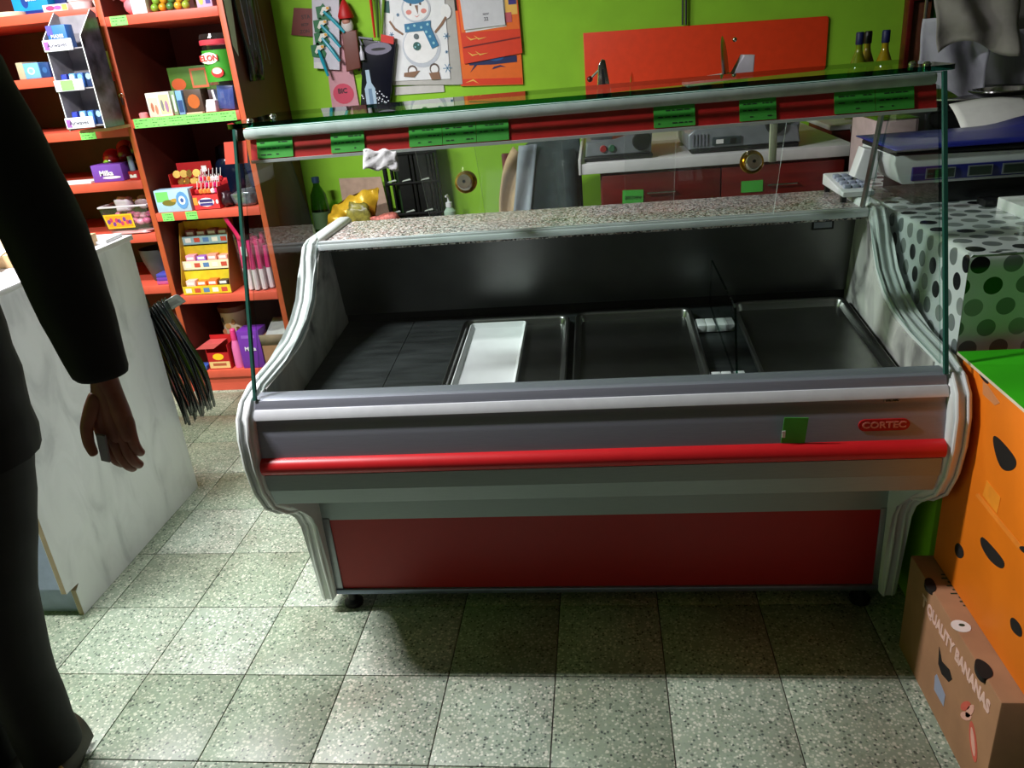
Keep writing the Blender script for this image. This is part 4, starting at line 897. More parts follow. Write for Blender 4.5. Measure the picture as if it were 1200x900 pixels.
rbx = carton('box', 'open red box with yellow print at the front of the bottom shelf', 'box', -1.885, -1.775, 3.335, z, .15, (186, 24, 30), .07, ((.5, .25, .92, .40, (232, 196, 130)), (.5, .75, .5, .40, (250, 200, 30), E_), (.5, .28, .6, .16, (176, 90, 60))), open_=True)
tagit(MB().prism([(-1.93, z+.105), (-1.885, z+.13), (-1.80, z+.13), (-1.84, z+.105)], 'y', 3.33, 3.40).obj('lid_flap', K(214, 90, 90)), 'pink inner flap folded out of the red box', 'flap')
pb = thing('shampoo_bottle', 'slim pink bottle between the red box and purple box', 'bottle', (-1.742, 3.36, z))
MB().lathe([(0, 0), (.022, 0), (.023, .01), (.021, .10), (.013, .135), (0, .135)], (-1.742, 3.36, z), 18).obj('bottle_body', K(226, 110, 170), pb)
MB().lathe([(.0135, .134), (.014, .136), (.013, .185), (.009, .19), (0, .19)], (-1.742, 3.36, z), 18).obj('cap', K(232, 60, 130), pb)
carton('box', 'purple chocolate box with small white emblem on the bottom shelf', 'box', -1.712, -1.605, 3.33, z, .185, (112, 44, 160), .09, ((.48, .84, .6, .08, (150, 90, 196)),), (('Milka', .5, .52, .026, (232, 224, 240)),))
bxo = thing('open_carton', 'open brown carton full of newspapers at the right end of the bottom shelf', 'box', (-1.53, 3.42, z))
for q in ((-1.600, -1.475, 3.33, 3.334, 0, .11), (-1.600, -1.475, 3.50, 3.504, 0, .11), (-1.600, -1.597, 3.33, 3.504, 0, .11), (-1.478, -1.475, 3.33, 3.504, 0, .11), (-1.600, -1.475, 3.33, 3.504, 0, .003)):
    MB().box(q[0], q[1], q[2], q[3], z+q[4], z+q[5]).obj('carton_wall', 'card', bxo)
MB().grid(lambda u, v: (-1.600+.125*u, 3.33-.012*v, z+.11+.055*v-.0*u), 2, 2).obj('flap', mat('grey_brown_card', (140, 120, 100), .8), bxo, solid=.002)
MB().grid(lambda u, v: (-1.60+.002*v, 3.34+.15*u, z+.11+.04*v), 2, 2).obj('flap', 'card', bxo, solid=.002)
for k in range(5):
    o = MB().grid(lambda u, v: (-1.592+.11*u, 3.345+.14*v+.003*k, z+.10+.012*k+.055*v+.012*math.sin(u*3+k)), 8, 6).obj('newspaper', K(206-6*k, 206-6*k, 204-6*k), solid=.002)
    tagit(o, 'folded grey newspaper, %s in the open brown carton' % ['lowest', 'second from below', 'middle one', 'second from top', 'topmost'][k], 'newspaper', 'newspapers in the open carton')
# ------------------------------------------------ left bay
z = ZL[0]+.001
tagit(MB().lathe([(0, 0), (.06, 0), (.062, .006), (.06, .018), (0, .02)], (-2.40, 3.40, z), 28).obj('round_tin', K(226, 208, 176)), 'flat cream round tin on the top shelf at the left picture edge', 'tin')
carton('box', 'bright cyan box with small white lettering on the left top shelf', 'box', -2.392, -2.235, 3.42, z+.004, .11, (20, 150, 220), .10, ((.5, .07, .9, .14, (16, 40, 130)), (.36, .48, .2, .5, (20, 60, 150), E_)), (('tom', .55, .55, .03, (236, 244, 250)),))
carton('box', 'dark navy box right of the cyan box on the left top shelf', 'box', -2.230, -2.18, 3.46, z, .15, (20, 40, 110), .08)
carton('box', 'small pink and white chewing sweets strip at the shelf edge', 'box', -2.208, -2.10, 3.335, z, .026, (236, 220, 214), .04, ((.3, .5, .36, .7, (230, 60, 120), E_), (.6, .5, .3, .6, (220, 90, 170), E_), (.88, .5, .2, .8, (160, 180, 90))))
for k, (x, w) in enumerate(((-2.11, .085), (-2.02, .075))):
    o = MB().lathe([(0, 0), (.036, 0), (.044, .03), (.048, .033), (.048, .038), (0, .04)], (x+.03, 3.40+.02*k, z+(.0 if k else .0)), 24)
    tagit(o.obj('white_tub', 'white'), ['left white lidded tub above the gum stand on the top shelf', 'right white lidded tub beside the copper post on the top shelf'][k], 'tub')
z = ZL[1]+.001
carton('box', 'pale blue mint box with white swirl on the second left shelf', 'box', -2.368, -2.30, 3.335, z, .060, (112, 176, 226), .10, ((.45, .5, .5, .5, (200, 226, 244), E_), (.45, .5, .3, .3, (130, 180, 226), E_)))
carton('box', 'navy mint box right beside the pale blue one', 'box', -2.297, -2.255, 3.335, z, .058, (24, 60, 120), .10, ((.5, .5, .5, .4, (50, 96, 160), E_),))
carton('box', 'tan open cardboard tray end behind the pale blue mint box', 'box', -2.402, -2.372, 3.34, z, .066, (190, 172, 146), .10)
carton('box', 'dark red box in shade right of the mint boxes', 'box', -2.25, -2.20, 3.40, z, .05, (120, 40, 26), .10)
carton('box', 'lime and yellow picture box half hidden behind the gum stand', 'box', -2.175, -2.11, 3.34, z, .105, (206, 206, 90), .09, ((.5, .7, .6, .3, (120, 150, 40), E_), (.4, .25, .6, .4, (232, 232, 220), E_), (.8, .4, .3, .6, (80, 60, 130), E_)))
carton('box', 'lime box behind the right edge of the gum stand', 'box', -2.09, -1.99, 3.40, z, .08, (216, 216, 176), .07)
# gum stand in front of the shelves
gs = thing('gum_stand', 'narrow grey three pocket gum stand in front of the left shelves', 'display stand', (-2.02, 3.22, 1.227))
MB().prism([(-2.09, 1.2265), (-1.955, 1.2265), (-1.955, 1.238), (-2.085, 1.238)], 'y', 3.165, 3.42).obj('cardboard_base', mat('pale_wood_card', (206, 160, 120), .6), gs)
GX0, GX1 = -2.103, -1.955
MB().prism([(3.13, 1.240), (3.27, 1.240), (3.27, 1.66), (3.24, 1.675), (3.13, 1.58)], 'x', GX1, GX1+.004, 0, mside=1).obj('side_wall', [mat('dark_picture_print', (84, 80, 96), .3, var=.5, scale=18), 'white'], gs)
MB().prism([(3.13, 1.240), (3.27, 1.240), (3.27, 1.66), (3.24, 1.675), (3.13, 1.58)], 'x', GX0-.004, GX0, 0, mside=1).obj('side_wall', [mat('grey_card', (150, 146, 152), .5), 'white'], gs)
MB().box(GX0, GX1, 3.262, 3.268, 1.24, 1.66).obj('back_wall', MC['grey_card'], gs)
for k, z0 in enumerate((1.255, 1.395, 1.540)):
    MB().box(GX0, GX1, 3.13, 3.262, z0-.004, z0).obj('pocket_floor', MC['grey_card'], gs)
    b = MB().box(GX0-.006, GX0+.115, 3.120, 3.126, z0-.008, z0+.034, b=.004)
    if k != 1:
        b.text('Airwaves', .022, face(GX0+.053, 3.1195, z0+.013), 1, .0004, .01)
        b.box(GX0, GX0+.02, 3.1192, 3.1205, z0-.002, z0+.028, m=2)
    else: b.box(GX0+.022, GX0+.075, 3.1190, 3.1205, z0-.004, z0+.032, m=3)
    b.obj('pocket_front', [K(226, 226, 236), K(50, 50, 70), K(150, 90, 170), 'tag2'], gs)
    if k == 2:
        q = MB().box(GX0+.006, GX0+.085, 3.15, 3.20, z0+.001, z0+.085, b=.003); q.text('MAXIS', .018, face(GX0+.045, 3.1485, z0+.045), 1)
        q.box(GX0+.006, GX0+.03, 3.1492, 3.1502, z0+.05, z0+.084, m=2)
        tagit(q.obj('gum_box', [K(50, 110, 190), 'paper', K(90, 80, 170)]), 'blue gum box with white lettering in the top pocket of the stand', 'gum pack', 'gum packs in the grey stand')
    else:
        for q_ in range(4):
            x = GX0+.010+q_*.034
            b = MB().box(x, x+.026, 3.15, 3.17, z0+.001, z0+.055, b=.004); b.prism([(x+.013+.010*math.cos(t), z0+.040+.012*math.sin(t)) for t in [2*math.pi*i/10 for i in range(10)]], 'y', 3.15, 3.1492, 1)
            tagit(b.obj('gum_pack', [K(*[(30, 40, 130), (90, 150, 210), (40, 90, 160), (30, 50, 90)][q_]), K(*[(50, 70, 190), (226, 236, 244), (120, 180, 230), (150, 190, 220)][q_])]), '%s gum pack in the %s pocket of the grey stand' % (['royal blue', 'sky blue', 'mid blue', 'dark blue'][q_], ['lowest', 'middle'][k]), 'gum pack', 'gum packs in the grey stand')
# keys on the post
ky = thing('key', 'small metal key on a ring hanging from the copper post', 'key', (-1.957, 3.312, 1.33))
MB().tube([(-1.957+.008*math.cos(t), 3.311, 1.352+.008*math.sin(t)) for t in [2*math.pi*k/12 for k in range(13)]], .0015, 6).obj('key_ring', 'chrome', ky)
MB().prism([(-1.962, 1.315), (-1.954, 1.315), (-1.952, 1.345), (-1.962, 1.345)], 'y', 3.306, 3.308).obj('key_blade', 'steel', ky)
z = ZL[3]+.001
o = carton('box', 'bright purple open chocolate box with white script on the fourth left shelf', 'box', -2.205, -2.065, 3.345, z, .072, (120, 66, 176), .09, ((.62, .24, .62, .16, (240, 236, 244), E_),), (('Milka', .48, .5, .030, (244, 240, 248)),))
flat('white_tray', 'flat white tray left of the purple box', 'tray', [(-2.40, 3.335), (-2.215, 3.335), (-2.215, 3.43), (-2.40, 3.43)], z, .008, ['paper'])
for k, (x, y, r_, c) in enumerate(((-2.18, 3.49, .042, (150, 16, 20)), (-2.12, 3.50, .04, (120, 14, 18)), (-2.07, 3.53, .05, (60, 14, 16)), (-2.15, 3.56, .04, (176, 60, 40)))):
    tagit(MB().ball((x, y, z+.085+.01*k), r_, 0, (1, 1, 1), 3).obj('foil_ball', K(*c, r=.2)), ['red foil ball with silver glints behind the purple box, leftmost', 'darker red foil ball behind the middle of the purple box', 'near black red ball furthest right behind the purple box', 'orange red foil ball at the back, above the leftmost ball'][k], 'sweet', 'foil balls behind the purple box')
carton('box', 'dark carton that carries the foil balls behind the purple box', 'box', -2.23, -2.02, 3.445, z, .042, (50, 22, 18), .16)
tagit(MB().ball((-2.185, 3.448, z+.072), .018, 0, (1.2, .3, .9), 2).obj('foil_badge', 'chrome'), 'crumpled silver foil piece on the leftmost red ball', 'foil')
o = thing('sweets_cup', 'small red cup with clear tube at the right of the purple box', 'cup', (-2.015, 3.37, z))
MB().lathe([(0, 0), (.030, 0), (.034, .035), (0, .036)], (-2.015, 3.37, z), 20).obj('cup_wall', K(176, 30, 34), o)
MB().box(-2.03, -2.00, 3.338, 3.3405, z+.010, z+.024).obj('cup_print', 'paper', o)
MB().lathe([(0, 0), (.012, 0), (.012, .06), (0, .062)], (-2.03, 3.375, z+.037), 14).obj('tube', K(120, 136, 156), o)
z = ZL[4]+.001
tt = thing('sweets_tub', 'frosted square tub of pink sweets with yellow orange label', 'tub', (-2.08, 3.40, z))
TX0, TX1, TY0, TY1, TH = -2.215, -1.990, 3.325, 3.50, .12
for q in (([(TX0+.02, z+.02), (TX1-.01, z+.02), (TX1, z+TH), (TX0, z+TH)], TY0+.01, TY0+.013), ([(TX0+.02, z+.02), (TX1-.01, z+.02), (TX1, z+TH), (TX0, z+TH)], TY1-.003, TY1)):
    MB().prism(q[0], 'y', q[1], q[2]).obj('tub_wall', 'clear', tt)
for x in (TX0+.008, TX1-.007): MB().box(x, x+.003, TY0+.012, TY1-.002, z+.02, z+TH).obj('tub_wall', 'clear', tt)
MB().box(TX0+.018, TX1-.01, TY0+.012, TY1, z+.017, z+.020).obj('tub_floor', 'clear', tt)
for q in ((TX0-.004, TX1+.004, TY0+.004, TY0+.012), (TX0-.004, TX1+.004, TY1-.004, TY1+.004), (TX0-.004, TX0+.006, TY0+.012, TY1-.004), (TX1-.004, TX1+.004, TY0+.012, TY1-.004)):
    MB().box(*q, z+TH, z+TH+.008, b=.002).obj('tub_rim', K(206, 196, 204), tt)
q = MB().poly([(TX0+.022, z+.030), (TX0+.150, z+.030), (TX0+.145, z+.092), (TX0+.010, z+.092)], TY0+.010, 0, .0008)
q.poly([(TX0+.028, z+.036), (TX0+.143, z+.036), (TX0+.138, z+.086), (TX0+.018, z+.086)], TY0+.0092, 1, .0004)
for k in range(9): q.ell(TX0+.032+.0125*k, z+.060+.010*math.sin(k*2.3), .008, .010, TY0+.0088, 2 if k % 2 else 3, .0006, 10)
q.obj('tub_label', [K(244, 190, 40), K(240, 150, 30), K(196, 60, 100), K(120, 60, 140)], tt)
for k in range(16):
    x = TX0+.045+(k % 6)*.029; y = 3.37+.035*(k//6); zz = z+.045+.024*(k//6 % 2)+.012*rd.random()
    tagit(MB().ball((x, y, zz), .018, 0, (1.1, 1, .8), 2).obj('wrapped_sweet', K(*[(226, 130, 160), (236, 170, 190), (206, 90, 140)][k % 3], r=.3)), 'pink wrapped sweet, %s of the %s row in the frosted tub' % (ORD[k % 6], ['front', 'middle', 'back'][k//6]), 'sweet', 'pink sweets in the frosted tub')
sack('tissue_bag', 'crumpled translucent white bag sticking out of the frosted tub', 'bag', (-2.13, 3.40, z+.095), (.035, .03, .032), K(226, 214, 224, r=.25), 4)
sack('tissue_bag', 'larger crumpled pink grey bag on the right of the frosted tub', 'bag', (-2.04, 3.43, z+.10), (.045, .04, .028), K(186, 160, 172, r=.25), 8)
sack('sweets_pouch', 'flat pinkish pouch lying under the frosted tub', 'pouch', (-2.11, 3.37, z), (.10, .045, .0085), K(206, 150, 150, r=.3), 3)
z = ZL[5]+.001
bw = thing('dark_bowl', 'dark grey plastic bowl behind the far end of the marble counter', 'bowl', (-2.03, 3.45, z))
MB().lathe([(0, 0), (.045, 0), (.075, .10), (.082, .15), (.078, .15), (.07, .10), (.04, .008), (0, .008)], (-2.06, 3.45, z), 28).obj('bowl_wall', K(70, 68, 70), bw)
for k in range(3): tagit(MB().box(-2.035+.002*k, -1.975-.002*k, 3.335, 3.40, z+.0165*k, z+.0165*k+.016, b=.002).obj('chocolate_bar', K(*[(190, 80, 140), (110, 60, 170), (70, 70, 170)][k])), ['pink chocolate bar at the bottom of the small stack by the post', 'purple chocolate bar in the middle of the small stack by the post', 'violet blue chocolate bar on top of the small stack by the post'][k], 'chocolate', 'chocolate bars by the post')
# black film hanging at the side of the right bay, white paper behind it
g = MB().grid(lambda u, v: (-1.44+.004*math.sin(v*8)+.012*math.sin(u*9+v*3), 3.40+.30*u*(1-.55*(1-v))+.02*(1-v), 1.36+.40*v), 12, 14)
o = g.obj('black_bag', mat('wrinkled_black_film', (10, 16, 13), .2, var=.3, bump=.8), solid=.006, sm=80); tagit(o, 'shiny black plastic bag hanging on the side of the right shelf bay', 'bag')
for k in range(5): MB().tube([(-1.424+.01*math.sin(k), 3.44+.05*k, 1.72), (-1.420, 3.45+.045*k, 1.50-.02*k)], .0012, 4).obj('bag_crease', 'alu_d', o)
o = MB().prism([(3.335, 1.50), (3.37, 1.46), (3.42, 1.75), (3.335, 1.75)], 'x', -1.446, -1.4445).obj('paper_sheet', 'paper'); tagit(o, 'white paper strip taped on the shelf side behind the black bag', 'paper')

# ================================================================== things on and at the back wall
YW = 3.8495
# bench under the bags
bn2 = thing('low_bench', 'low wooden bench at the back wall behind the display case', 'bench', (-.95, 3.7, 0))
MB().box(-1.40, -.56, 3.52, 3.84, .60, .625, b=.003).obj('bench_top', 'wood', bn2)
for x in (-1.38, -.60):
    for y in (3.54, 3.80): MB().box(x, x+.03, y, y+.03, 0, .60).obj('leg', 'wood', bn2)
bz_ = .626
pc = MB().prism([(-1.255, bz_), (-1.02, bz_), (-1.045, .882), (-1.252, .888)], 'y', 3.795, 3.80).obj('cardboard_sheet', mat('pinkish_card', (196, 166, 146), .8)); tagit(pc, 'pale pinkish cardboard sheet standing behind the yellow bag', 'cardboard')
yb = MB(); yb.grid(lambda u, v: ((-1.29+.24*u)+.05*(v-.5), 3.66+.05*math.cos(math.pi*(u-.5))*math.sin(math.pi*v)*-1+.012*math.sin(u*14+v*9), bz_+.055+.155*v*(.6+.4*u)+.025*math.sin(u*2.6)*(v)+.008*math.sin(u*20+v*13)), 18, 12)
yb.grid(lambda u, v: ((-1.29+.24*u)+.05*(v-.5), 3.67+.045*math.cos(math.pi*(u-.5))*math.sin(math.pi*v), bz_+.055+.155*v*(.6+.4*u)+.025*math.sin(u*2.6)*(v)), 18, 12)
yb.box(-1.26, -1.10, 3.66, 3.68, bz_, bz_+.08)
tagit(yb.obj('snack_bag', mat('yellow_foil_bag', (232, 184, 50), .3, .15, var=.25, scale=14, bump=.5), sm=70), 'crumpled yellow foil snack bag behind the worktop corner', 'bag')
sack('snack_bag', 'olive patterned packet leaning on the yellow bag', 'bag', (-1.12, 3.595, bz_), (.055, .02, .09), mat('olive_packet', (150, 140, 60), .4, var=.4, scale=30), 4)
sack('checked_bag', 'red and white checked paper bag right of the yellow bag', 'bag', (-.99, 3.60, bz_), (.07, .04, .062), None or mat('red_white_check', (220, 120, 110), .6, var=.4, scale=60), 6)
tagit(MB().ball((-1.145, 3.56, bz_+.062), .026, 0, (1.2, 1, .8), 2).lathe([(.03, 0), (.03, .06), (0, .06)], (-1.145, 3.56, bz_), 12, 1).obj('tomato', [K(206, 50, 30, r=.3), K(226, 150, 60)]), 'small red lidded tub in front of the yellow bag', 'tub')
# tall dark green bottle
gb = thing('water_bottle', 'dark green plastic bottle with blue cap standing by the shelf side', 'bottle', (-1.335, 3.70, bz_))
MB().lathe([(0, 0), (.040, 0), (.043, .01), (.043, .15), (.036, .21), (.016, .25), (.014, .27), (0, .27)], (-1.335, 3.70, bz_), 22).obj('bottle_body', glass('green_pet', (.25, .45, .22), 1.0), gb)
MB().lathe([(.015, .262), (.018, .264), (.018, .29), (0, .292)], (-1.335, 3.70, bz_), 16).obj('cap', K(20, 50, 80), gb)
MB().lathe([(.0432, .05), (.0440, .05), (.0440, .13), (.0432, .13)], (-1.335, 3.70, bz_), 22).obj('bottle_label', K(70, 96, 60), gb)
# black rack
RB = mat('matt_black_rack', (5, 6, 6), .6, spec=.25)
rk = thing('bottle_rack', 'tall black plastic rack leaning at the green wall above the granite', 'rack', (-.90, 3.78, bz_))
for k, (x, w_) in enumerate(((-1.010, .016), (-.975, .010), (-.940, .062), (-.872, .014), (-.852, .058), (-.788, .012), (-.770, .008), (-.752, .008))):
    MB().prism([(x, bz_), (x+w_, bz_), (x+w_-.012, 1.06), (x-.012, 1.06)], 'y', 3.74, 3.77, bev=.002).obj('upright', RB, rk)
for zz in (.70, .845, .98, 1.05): MB().box(-1.012, -.75, 3.735, 3.745, zz, zz+.012, b=.002).obj('crossbar', RB, rk)
for zz in (.712, .857):
    for x in (-1.0, -.93, -.84): MB().prism([(x, zz+.003), (x+.045, zz+.009), (x+.04, zz+.016), (x+.005, zz+.008)], 'y', 3.733, 3.735).obj('white_clip', K(190, 200, 190), rk)
for x in (-.972, -.885, -.800): MB().box(x, x+.020, 3.775, 3.785, bz_, 1.05).obj('back_slat', K(30, 70, 20), rk)
# pump bottle
pu = thing('pump_bottle', 'small clear pump bottle with white spout by the green wall', 'bottle', (-.715, 3.72, bz_))
MB().lathe([(0, 0), (.026, 0), (.028, .01), (.028, .085), (.012, .105), (0, .105)], (-.715, 3.72, bz_), 20).obj('bottle_body', K(170, 196, 176, r=.15), pu)
MB().lathe([(.013, .104), (.016, .106), (.016, .126), (.006, .13), (.005, .155), (.0, .155)], (-.715, 3.72, bz_), 16).obj('collar', 'white', pu)
MB().tube([(-.715, 3.72, bz_+.152), (-.717, 3.715, bz_+.16), (-.722, 3.695, bz_+.158)], .005, 8).obj('spout', 'white', pu)
# chair with jacket
ch = thing('chair', 'dark wooden chair mostly hidden behind the display case with a jacket over it', 'chair', (-.25, 3.35, 0))
for x in (-.42, -.12):
    for y in (3.22, 3.50): MB().box(x, x+.03, y, y+.03, 0, .42 if y < 3.4 else .98, b=.004).obj('leg', 'wood', ch)
MB().box(-.44, -.085, 3.20, 3.54, .42, .45, b=.008).obj('seat', 'wood', ch)
MB().box(-.40, -.09, 3.505, 3.525, .80, .98, b=.006).obj('backrest', 'wood', ch)
jk = thing('jacket', 'dark slate jacket with beige lining draped over the chair back', 'jacket', (-.25, 3.47, .70))
def jf(u, v): 
    x = -.355+.275*u; t = abs(v-.5)*2
    sgn = -1 if v < .5 else 1
    wx = x+.035*math.sin(v*3)*(1-u); zz = 1.035-.42*t**1.2-.035*(1-u)**3
    return (wx, 3.515+sgn*(.030+.020*t+.012*math.sin(u*11)*t)*(min(1, t*6)), zz+.008*math.sin(u*8))
MB().grid(jf, 26, 28).obj('jacket_body', 'charcoal', jk, solid=.008, sm=80)
MB().grid(lambda u, v: (-.36-.13*v*(1-.2*u)+.06*u-.02*math.sin(v*5), 3.47-.02*math.sin(u*6+v*4), 1.01-.40*v-.06*u+.01*math.sin(v*9)), 10, 18).obj('lining', 'beige', jk, solid=.010, sm=80)
MB().grid(lambda u, v: (-.335-.07*v+.075*u, 3.455-.012*math.sin(u*5+v*3), 1.015-.42*v), 8, 16).obj('facing', K(150, 160, 170, r=.8), jk, solid=.008, sm=80)
MB().tube([(-.15, 3.45, .98), (-.14, 3.43, .88), (-.135, 3.42, .76), (-.14, 3.41, .66)], [.05, .052, .048, .042], 14).obj('sleeve', 'charcoal', jk, sm=80)

# ---- hung on the wall
def wthing(name, label, cat, x, z_, group=None): return thing(name, label, cat, (x, YW-.01, z_), group)
P0 = wthing('calendar', 'large snowman wall calendar with white winter background', 'calendar', -.80, 1.30)
SX = lambda pts: pts
MB().prism([(-.950, 1.285), (-.630, 1.262), (-.610, 1.262), (-.610, 1.95), (-.950, 1.95)], 'y', YW-.0, YW-.012, bev=.001).obj('backing_sheets', K(190, 188, 184), P0)
MB().prism([(-.935, 1.240), (-.70, 1.236), (-.70, 1.27), (-.93, 1.275)], 'y', YW-.0, YW-.006).obj('lower_sheet', K(206, 204, 200), P0)
s_ = MB().prism([(-.938, 1.302), (-.664, 1.290), (-.640, 1.95), (-.935, 1.95)], 'y', YW-.0122, YW-.016)
s_.obj('calendar_sheet', K(236, 238, 242), P0)
sn = MB(); ys = YW-.0162
def wp(x, y): return None
C1 = [(-0.7794, 1.4346), (-0.7842, 1.5755), (-0.7692, 1.6869)]
(ax, az), (hx2, hz2), (tx, tz) = C1
sn.ell(ax, az, .088, .086, ys, 0, .001, 24); sn.ell(ax-.003, az+.006, .078, .074, ys-.001, 1, .0008, 24)
sn.ell(hx2, hz2+.018, .066, .058, ys-.001, 0, .0012, 24); sn.ell(hx2, hz2+.018, .058, .050, ys-.0022, 1, .0006, 24)
sn.ell(hx2, hz2+.085, .066, .05, ys-.002, 2, .0016, 20); sn.ell(hx2+.01, hz2+.125, .022, .022, ys-.002, 2, .0016, 12)
sn.poly([(ax-.066, az+.066), (ax+.050, az+.066), (ax+.055, az+.105), (ax-.066, az+.100)], ys-.003, 2, .0012)
sn.poly([(ax+.015, az+.075), (ax+.052, az+.080), (ax+.080, az-.0), (ax+.048, az-.012)], ys-.0036, 2, .0012)
for dx, dz in ((-.05, .082), (-.02, .09), (.01, .08), (.04, .09), (.045, .04), (.058, .012), (.03, .06)): sn.ell(ax+dx, az+dz, .006, .006, ys-.0050, 3, .0004, 8)
sn.ell(ax-.018, az+.045, .012, .012, ys-.003, 4, .001, 12); sn.ell(ax-.020, az+.005, .018, .018, ys-.003, 5, .001, 14)
sn.ell(ax-.028, az+.002, .004, .004, ys-.0042, 3, .0005, 8); sn.ell(ax-.012, az+.010, .004, .004, ys-.0042, 3, .0005, 8)
sn.poly([(hx2-.004, hz2+.03), (hx2+.010, hz2+.03), (hx2+.006, hz2-.004)], ys-.003, 6, .002)
for sx_ in (-1, 1): sn.ell(hx2+sx_*.022, hz2+.035, .005, .006, ys-.003, 8, .0008, 8); sn.ell(hx2+sx_*.034, hz2+.005, .013, .010, ys-.003, 7, .0005, 10)
sn.poly([(hx2-.012, hz2-.008), (hx2, hz2-.015), (hx2+.015, hz2-.008), (hx2, hz2-.019)], ys-.003, 7, .0008)
for sx_, q in ((-1, [(-.135, .115), (-.115, .08), (-.08, .055), (-.075, .062), (-.108, .088), (-.128, .120)]), (1, [(.130, .110), (.108, .082), (.072, .050), (.066, .058), (.10, .090), (.122, .116)])):
    sn.poly([(ax+a_, az+b_) for a_, b_ in q], ys, 6, .002)
sn.ell(ax-.135, az+.135, .026, .030, ys, 1, .001, 12); sn.ell(ax+.128, az+.135, .024, .030, ys, 1, .001, 12)
sn.poly([(ax-.150, az+.155), (ax-.125, az+.15), (ax-.122, az+.20), (ax-.15, az+.20)], ys-.001, 5, .001)
for sx_ in (-.055, .048):
    sn.ell(ax+sx_, az-.096, .023, .024, ys, 8, .001, 14); sn.ell(ax+sx_, az-.098, .017, .018, ys-.001, 1, .001, 12)
sn.poly([(ax-.095, az-.102), (ax-.02, az-.098), (ax-.05, az-.125), (ax-.098, az-.118)], ys-.002, 6, .001); sn.poly([(ax+.02, az-.112), (ax+.068, az-.110), (ax+.072, az-.142), (ax+.03, az-.142)], ys-.002, 6, .001)
for cx_, cz_, r_ in ((.108, -.098, .020), (-.13, .062, .011), (-.125, .02, .014), (.118, .035, .014), (.112, -.03, .007), (-.09, .14, .008)):
    for k in range(3):
        a_ = math.pi*k/3; c_, s2_ = math.cos(a_), math.sin(a_); n_ = .0016
        sn.poly([(ax+cx_+c_*r_-s2_*n_, az+cz_+s2_*r_+c_*n_), (ax+cx_-c_*r_-s2_*n_, az+cz_-s2_*r_+c_*n_), (ax+cx_-c_*r_+s2_*n_, az+cz_-s2_*r_-c_*n_), (ax+cx_+c_*r_+s2_*n_, az+cz_+s2_*r_-c_*n_)], ys, 9, .0008)
sn.obj('snowman_print', [K(196, 202, 214), K(242, 242, 244), K(40, 120, 165), K(150, 206, 220), K(96, 110, 116), K(40, 96, 90), K(140, 104, 80), K(226, 140, 130), K(96, 80, 74), K(96, 140, 176)], P0)
# red orange calendars
P1 = wthing('calendar', 'orange and red sunset calendar, lower one with blue shapes, by the snowman', 'calendar', -.46, 1.24)
(rx0, rz0), (rx1, rz1), (rx2, rz2) = [(-0.6191, 1.2546), (-0.3322, 1.239), (-0.3255, 1.3717)]
OR = [K(226, 60, 24), K(240, 110, 30), K(246, 150, 50), K(30, 40, 90), K(244, 190, 90), K(120, 20, 20)]
MB().prism([(rx0-.0, rz0), (rx1, rz1), (rx1+.002, 1.55), (rx0-.01, 1.57)], 'y', YW, YW-.010).obj('calendar_sheet', OR[1], P1)
q = MB(); yy = YW-.0102
q.poly([(rx0+.0, rz0+.003), (rx1-.004, rz1+.003), (rx1-.004, rz1+.030), (rx0, rz0+.030)], yy, 0, .0006)
q.poly([(rx0+.03, rz0+.115), (rx1-.02, rz1+.125), (rx1-.02, rz1+.098), (rx0+.16, rz0+.080), (rx0+.05, rz0+.085)], yy-.0008, 3, .0006)
q.ell(rx0+.175, rz0+.108, .035, .014, yy-.0012, 6, .0006, 12); q.poly([(rx0+.05, rz0+.055), (rx0+.085, rz0+.085), (rx0+.075, rz0+.088)], yy-.0008, 3)
q.poly([(rx0+.15, rz0+.06), (rx0+.16, rz0+.07), (rx0+.19, rz0+.075), (rx0+.215, rz0+.065), (rx0+.19, rz0+.068)], yy-.0008, 3)
q.poly([(rx0+.02, rz0+.012), (rx0+.06, rz0+.025), (rx0+.085, rz0+.004), (rx0+.06, rz0+.018)], yy-.0008, 4)
q.obj('sunset_print', OR+[K(20, 90, 160)], P1)
P2 = wthing('calendar', 'red calendar with yellow squiggles hanging over the lower sunset one', 'calendar', -.46, 1.37)
(qx0, qz0), (qx1, qz1) = [(-0.5922, 1.3474), (-0.3251, 1.3717)]
MB().prism([(qx0, qz0), (qx1, qz1), (qx1-.005, 1.72), (qx0-.01, 1.72)], 'y', YW-.0105, YW-.018).obj('calendar_sheet', OR[0], P2)
q = MB(); yy = YW-.0182
q.poly([(qx0+.004, qz0+.065), (qx1-.004, qz1+.062), (qx1-.006, qz1+.068), (qx0+.004, qz0+.071)], yy, 5, .0008)
q.poly([(qx0+.002, qz0+.13), (qx1-.004, qz1+.10), (qx1-.006, 1.68), (qx0, 1.68)], yy, 1, .0006)
q.poly([(qx1-.07, qz1+.16), (qx1-.008, qz1+.16), (qx1-.010, 1.72), (qx1-.07, 1.72)], yy-.0008, 4, .0006)
q.poly([(qx1-.065, qz1+.13), (qx1-.035, qz1+.13), (qx1-.035, qz1+.17), (qx1-.065, qz1+.17)], yy-.0016, 7, .0006)
q.poly([(qx1-.045, qz1+.20), (qx1-.01, qz1+.20), (qx1-.01, qz1+.25), (qx1-.045, qz1+.25)], yy-.0016, 6, .0006)
for dz in (.03, .095):
    for dx in (.02, .055): q.poly([(qx0+dx, qz0+dz+.02), (qx0+dx+.02, qz0+dz), (qx0+dx+.06, qz0+dz+.008), (qx0+dx+.022, qz0+dz+.006)], yy-.0008, 4, .0006)
q.poly([(qx0+.03, qz0+.135), (qx0+.16, qz0+.155), (qx1-.03, qz1+.15), (qx0+.12, qz0+.142)], yy-.0014, 3, .0006)
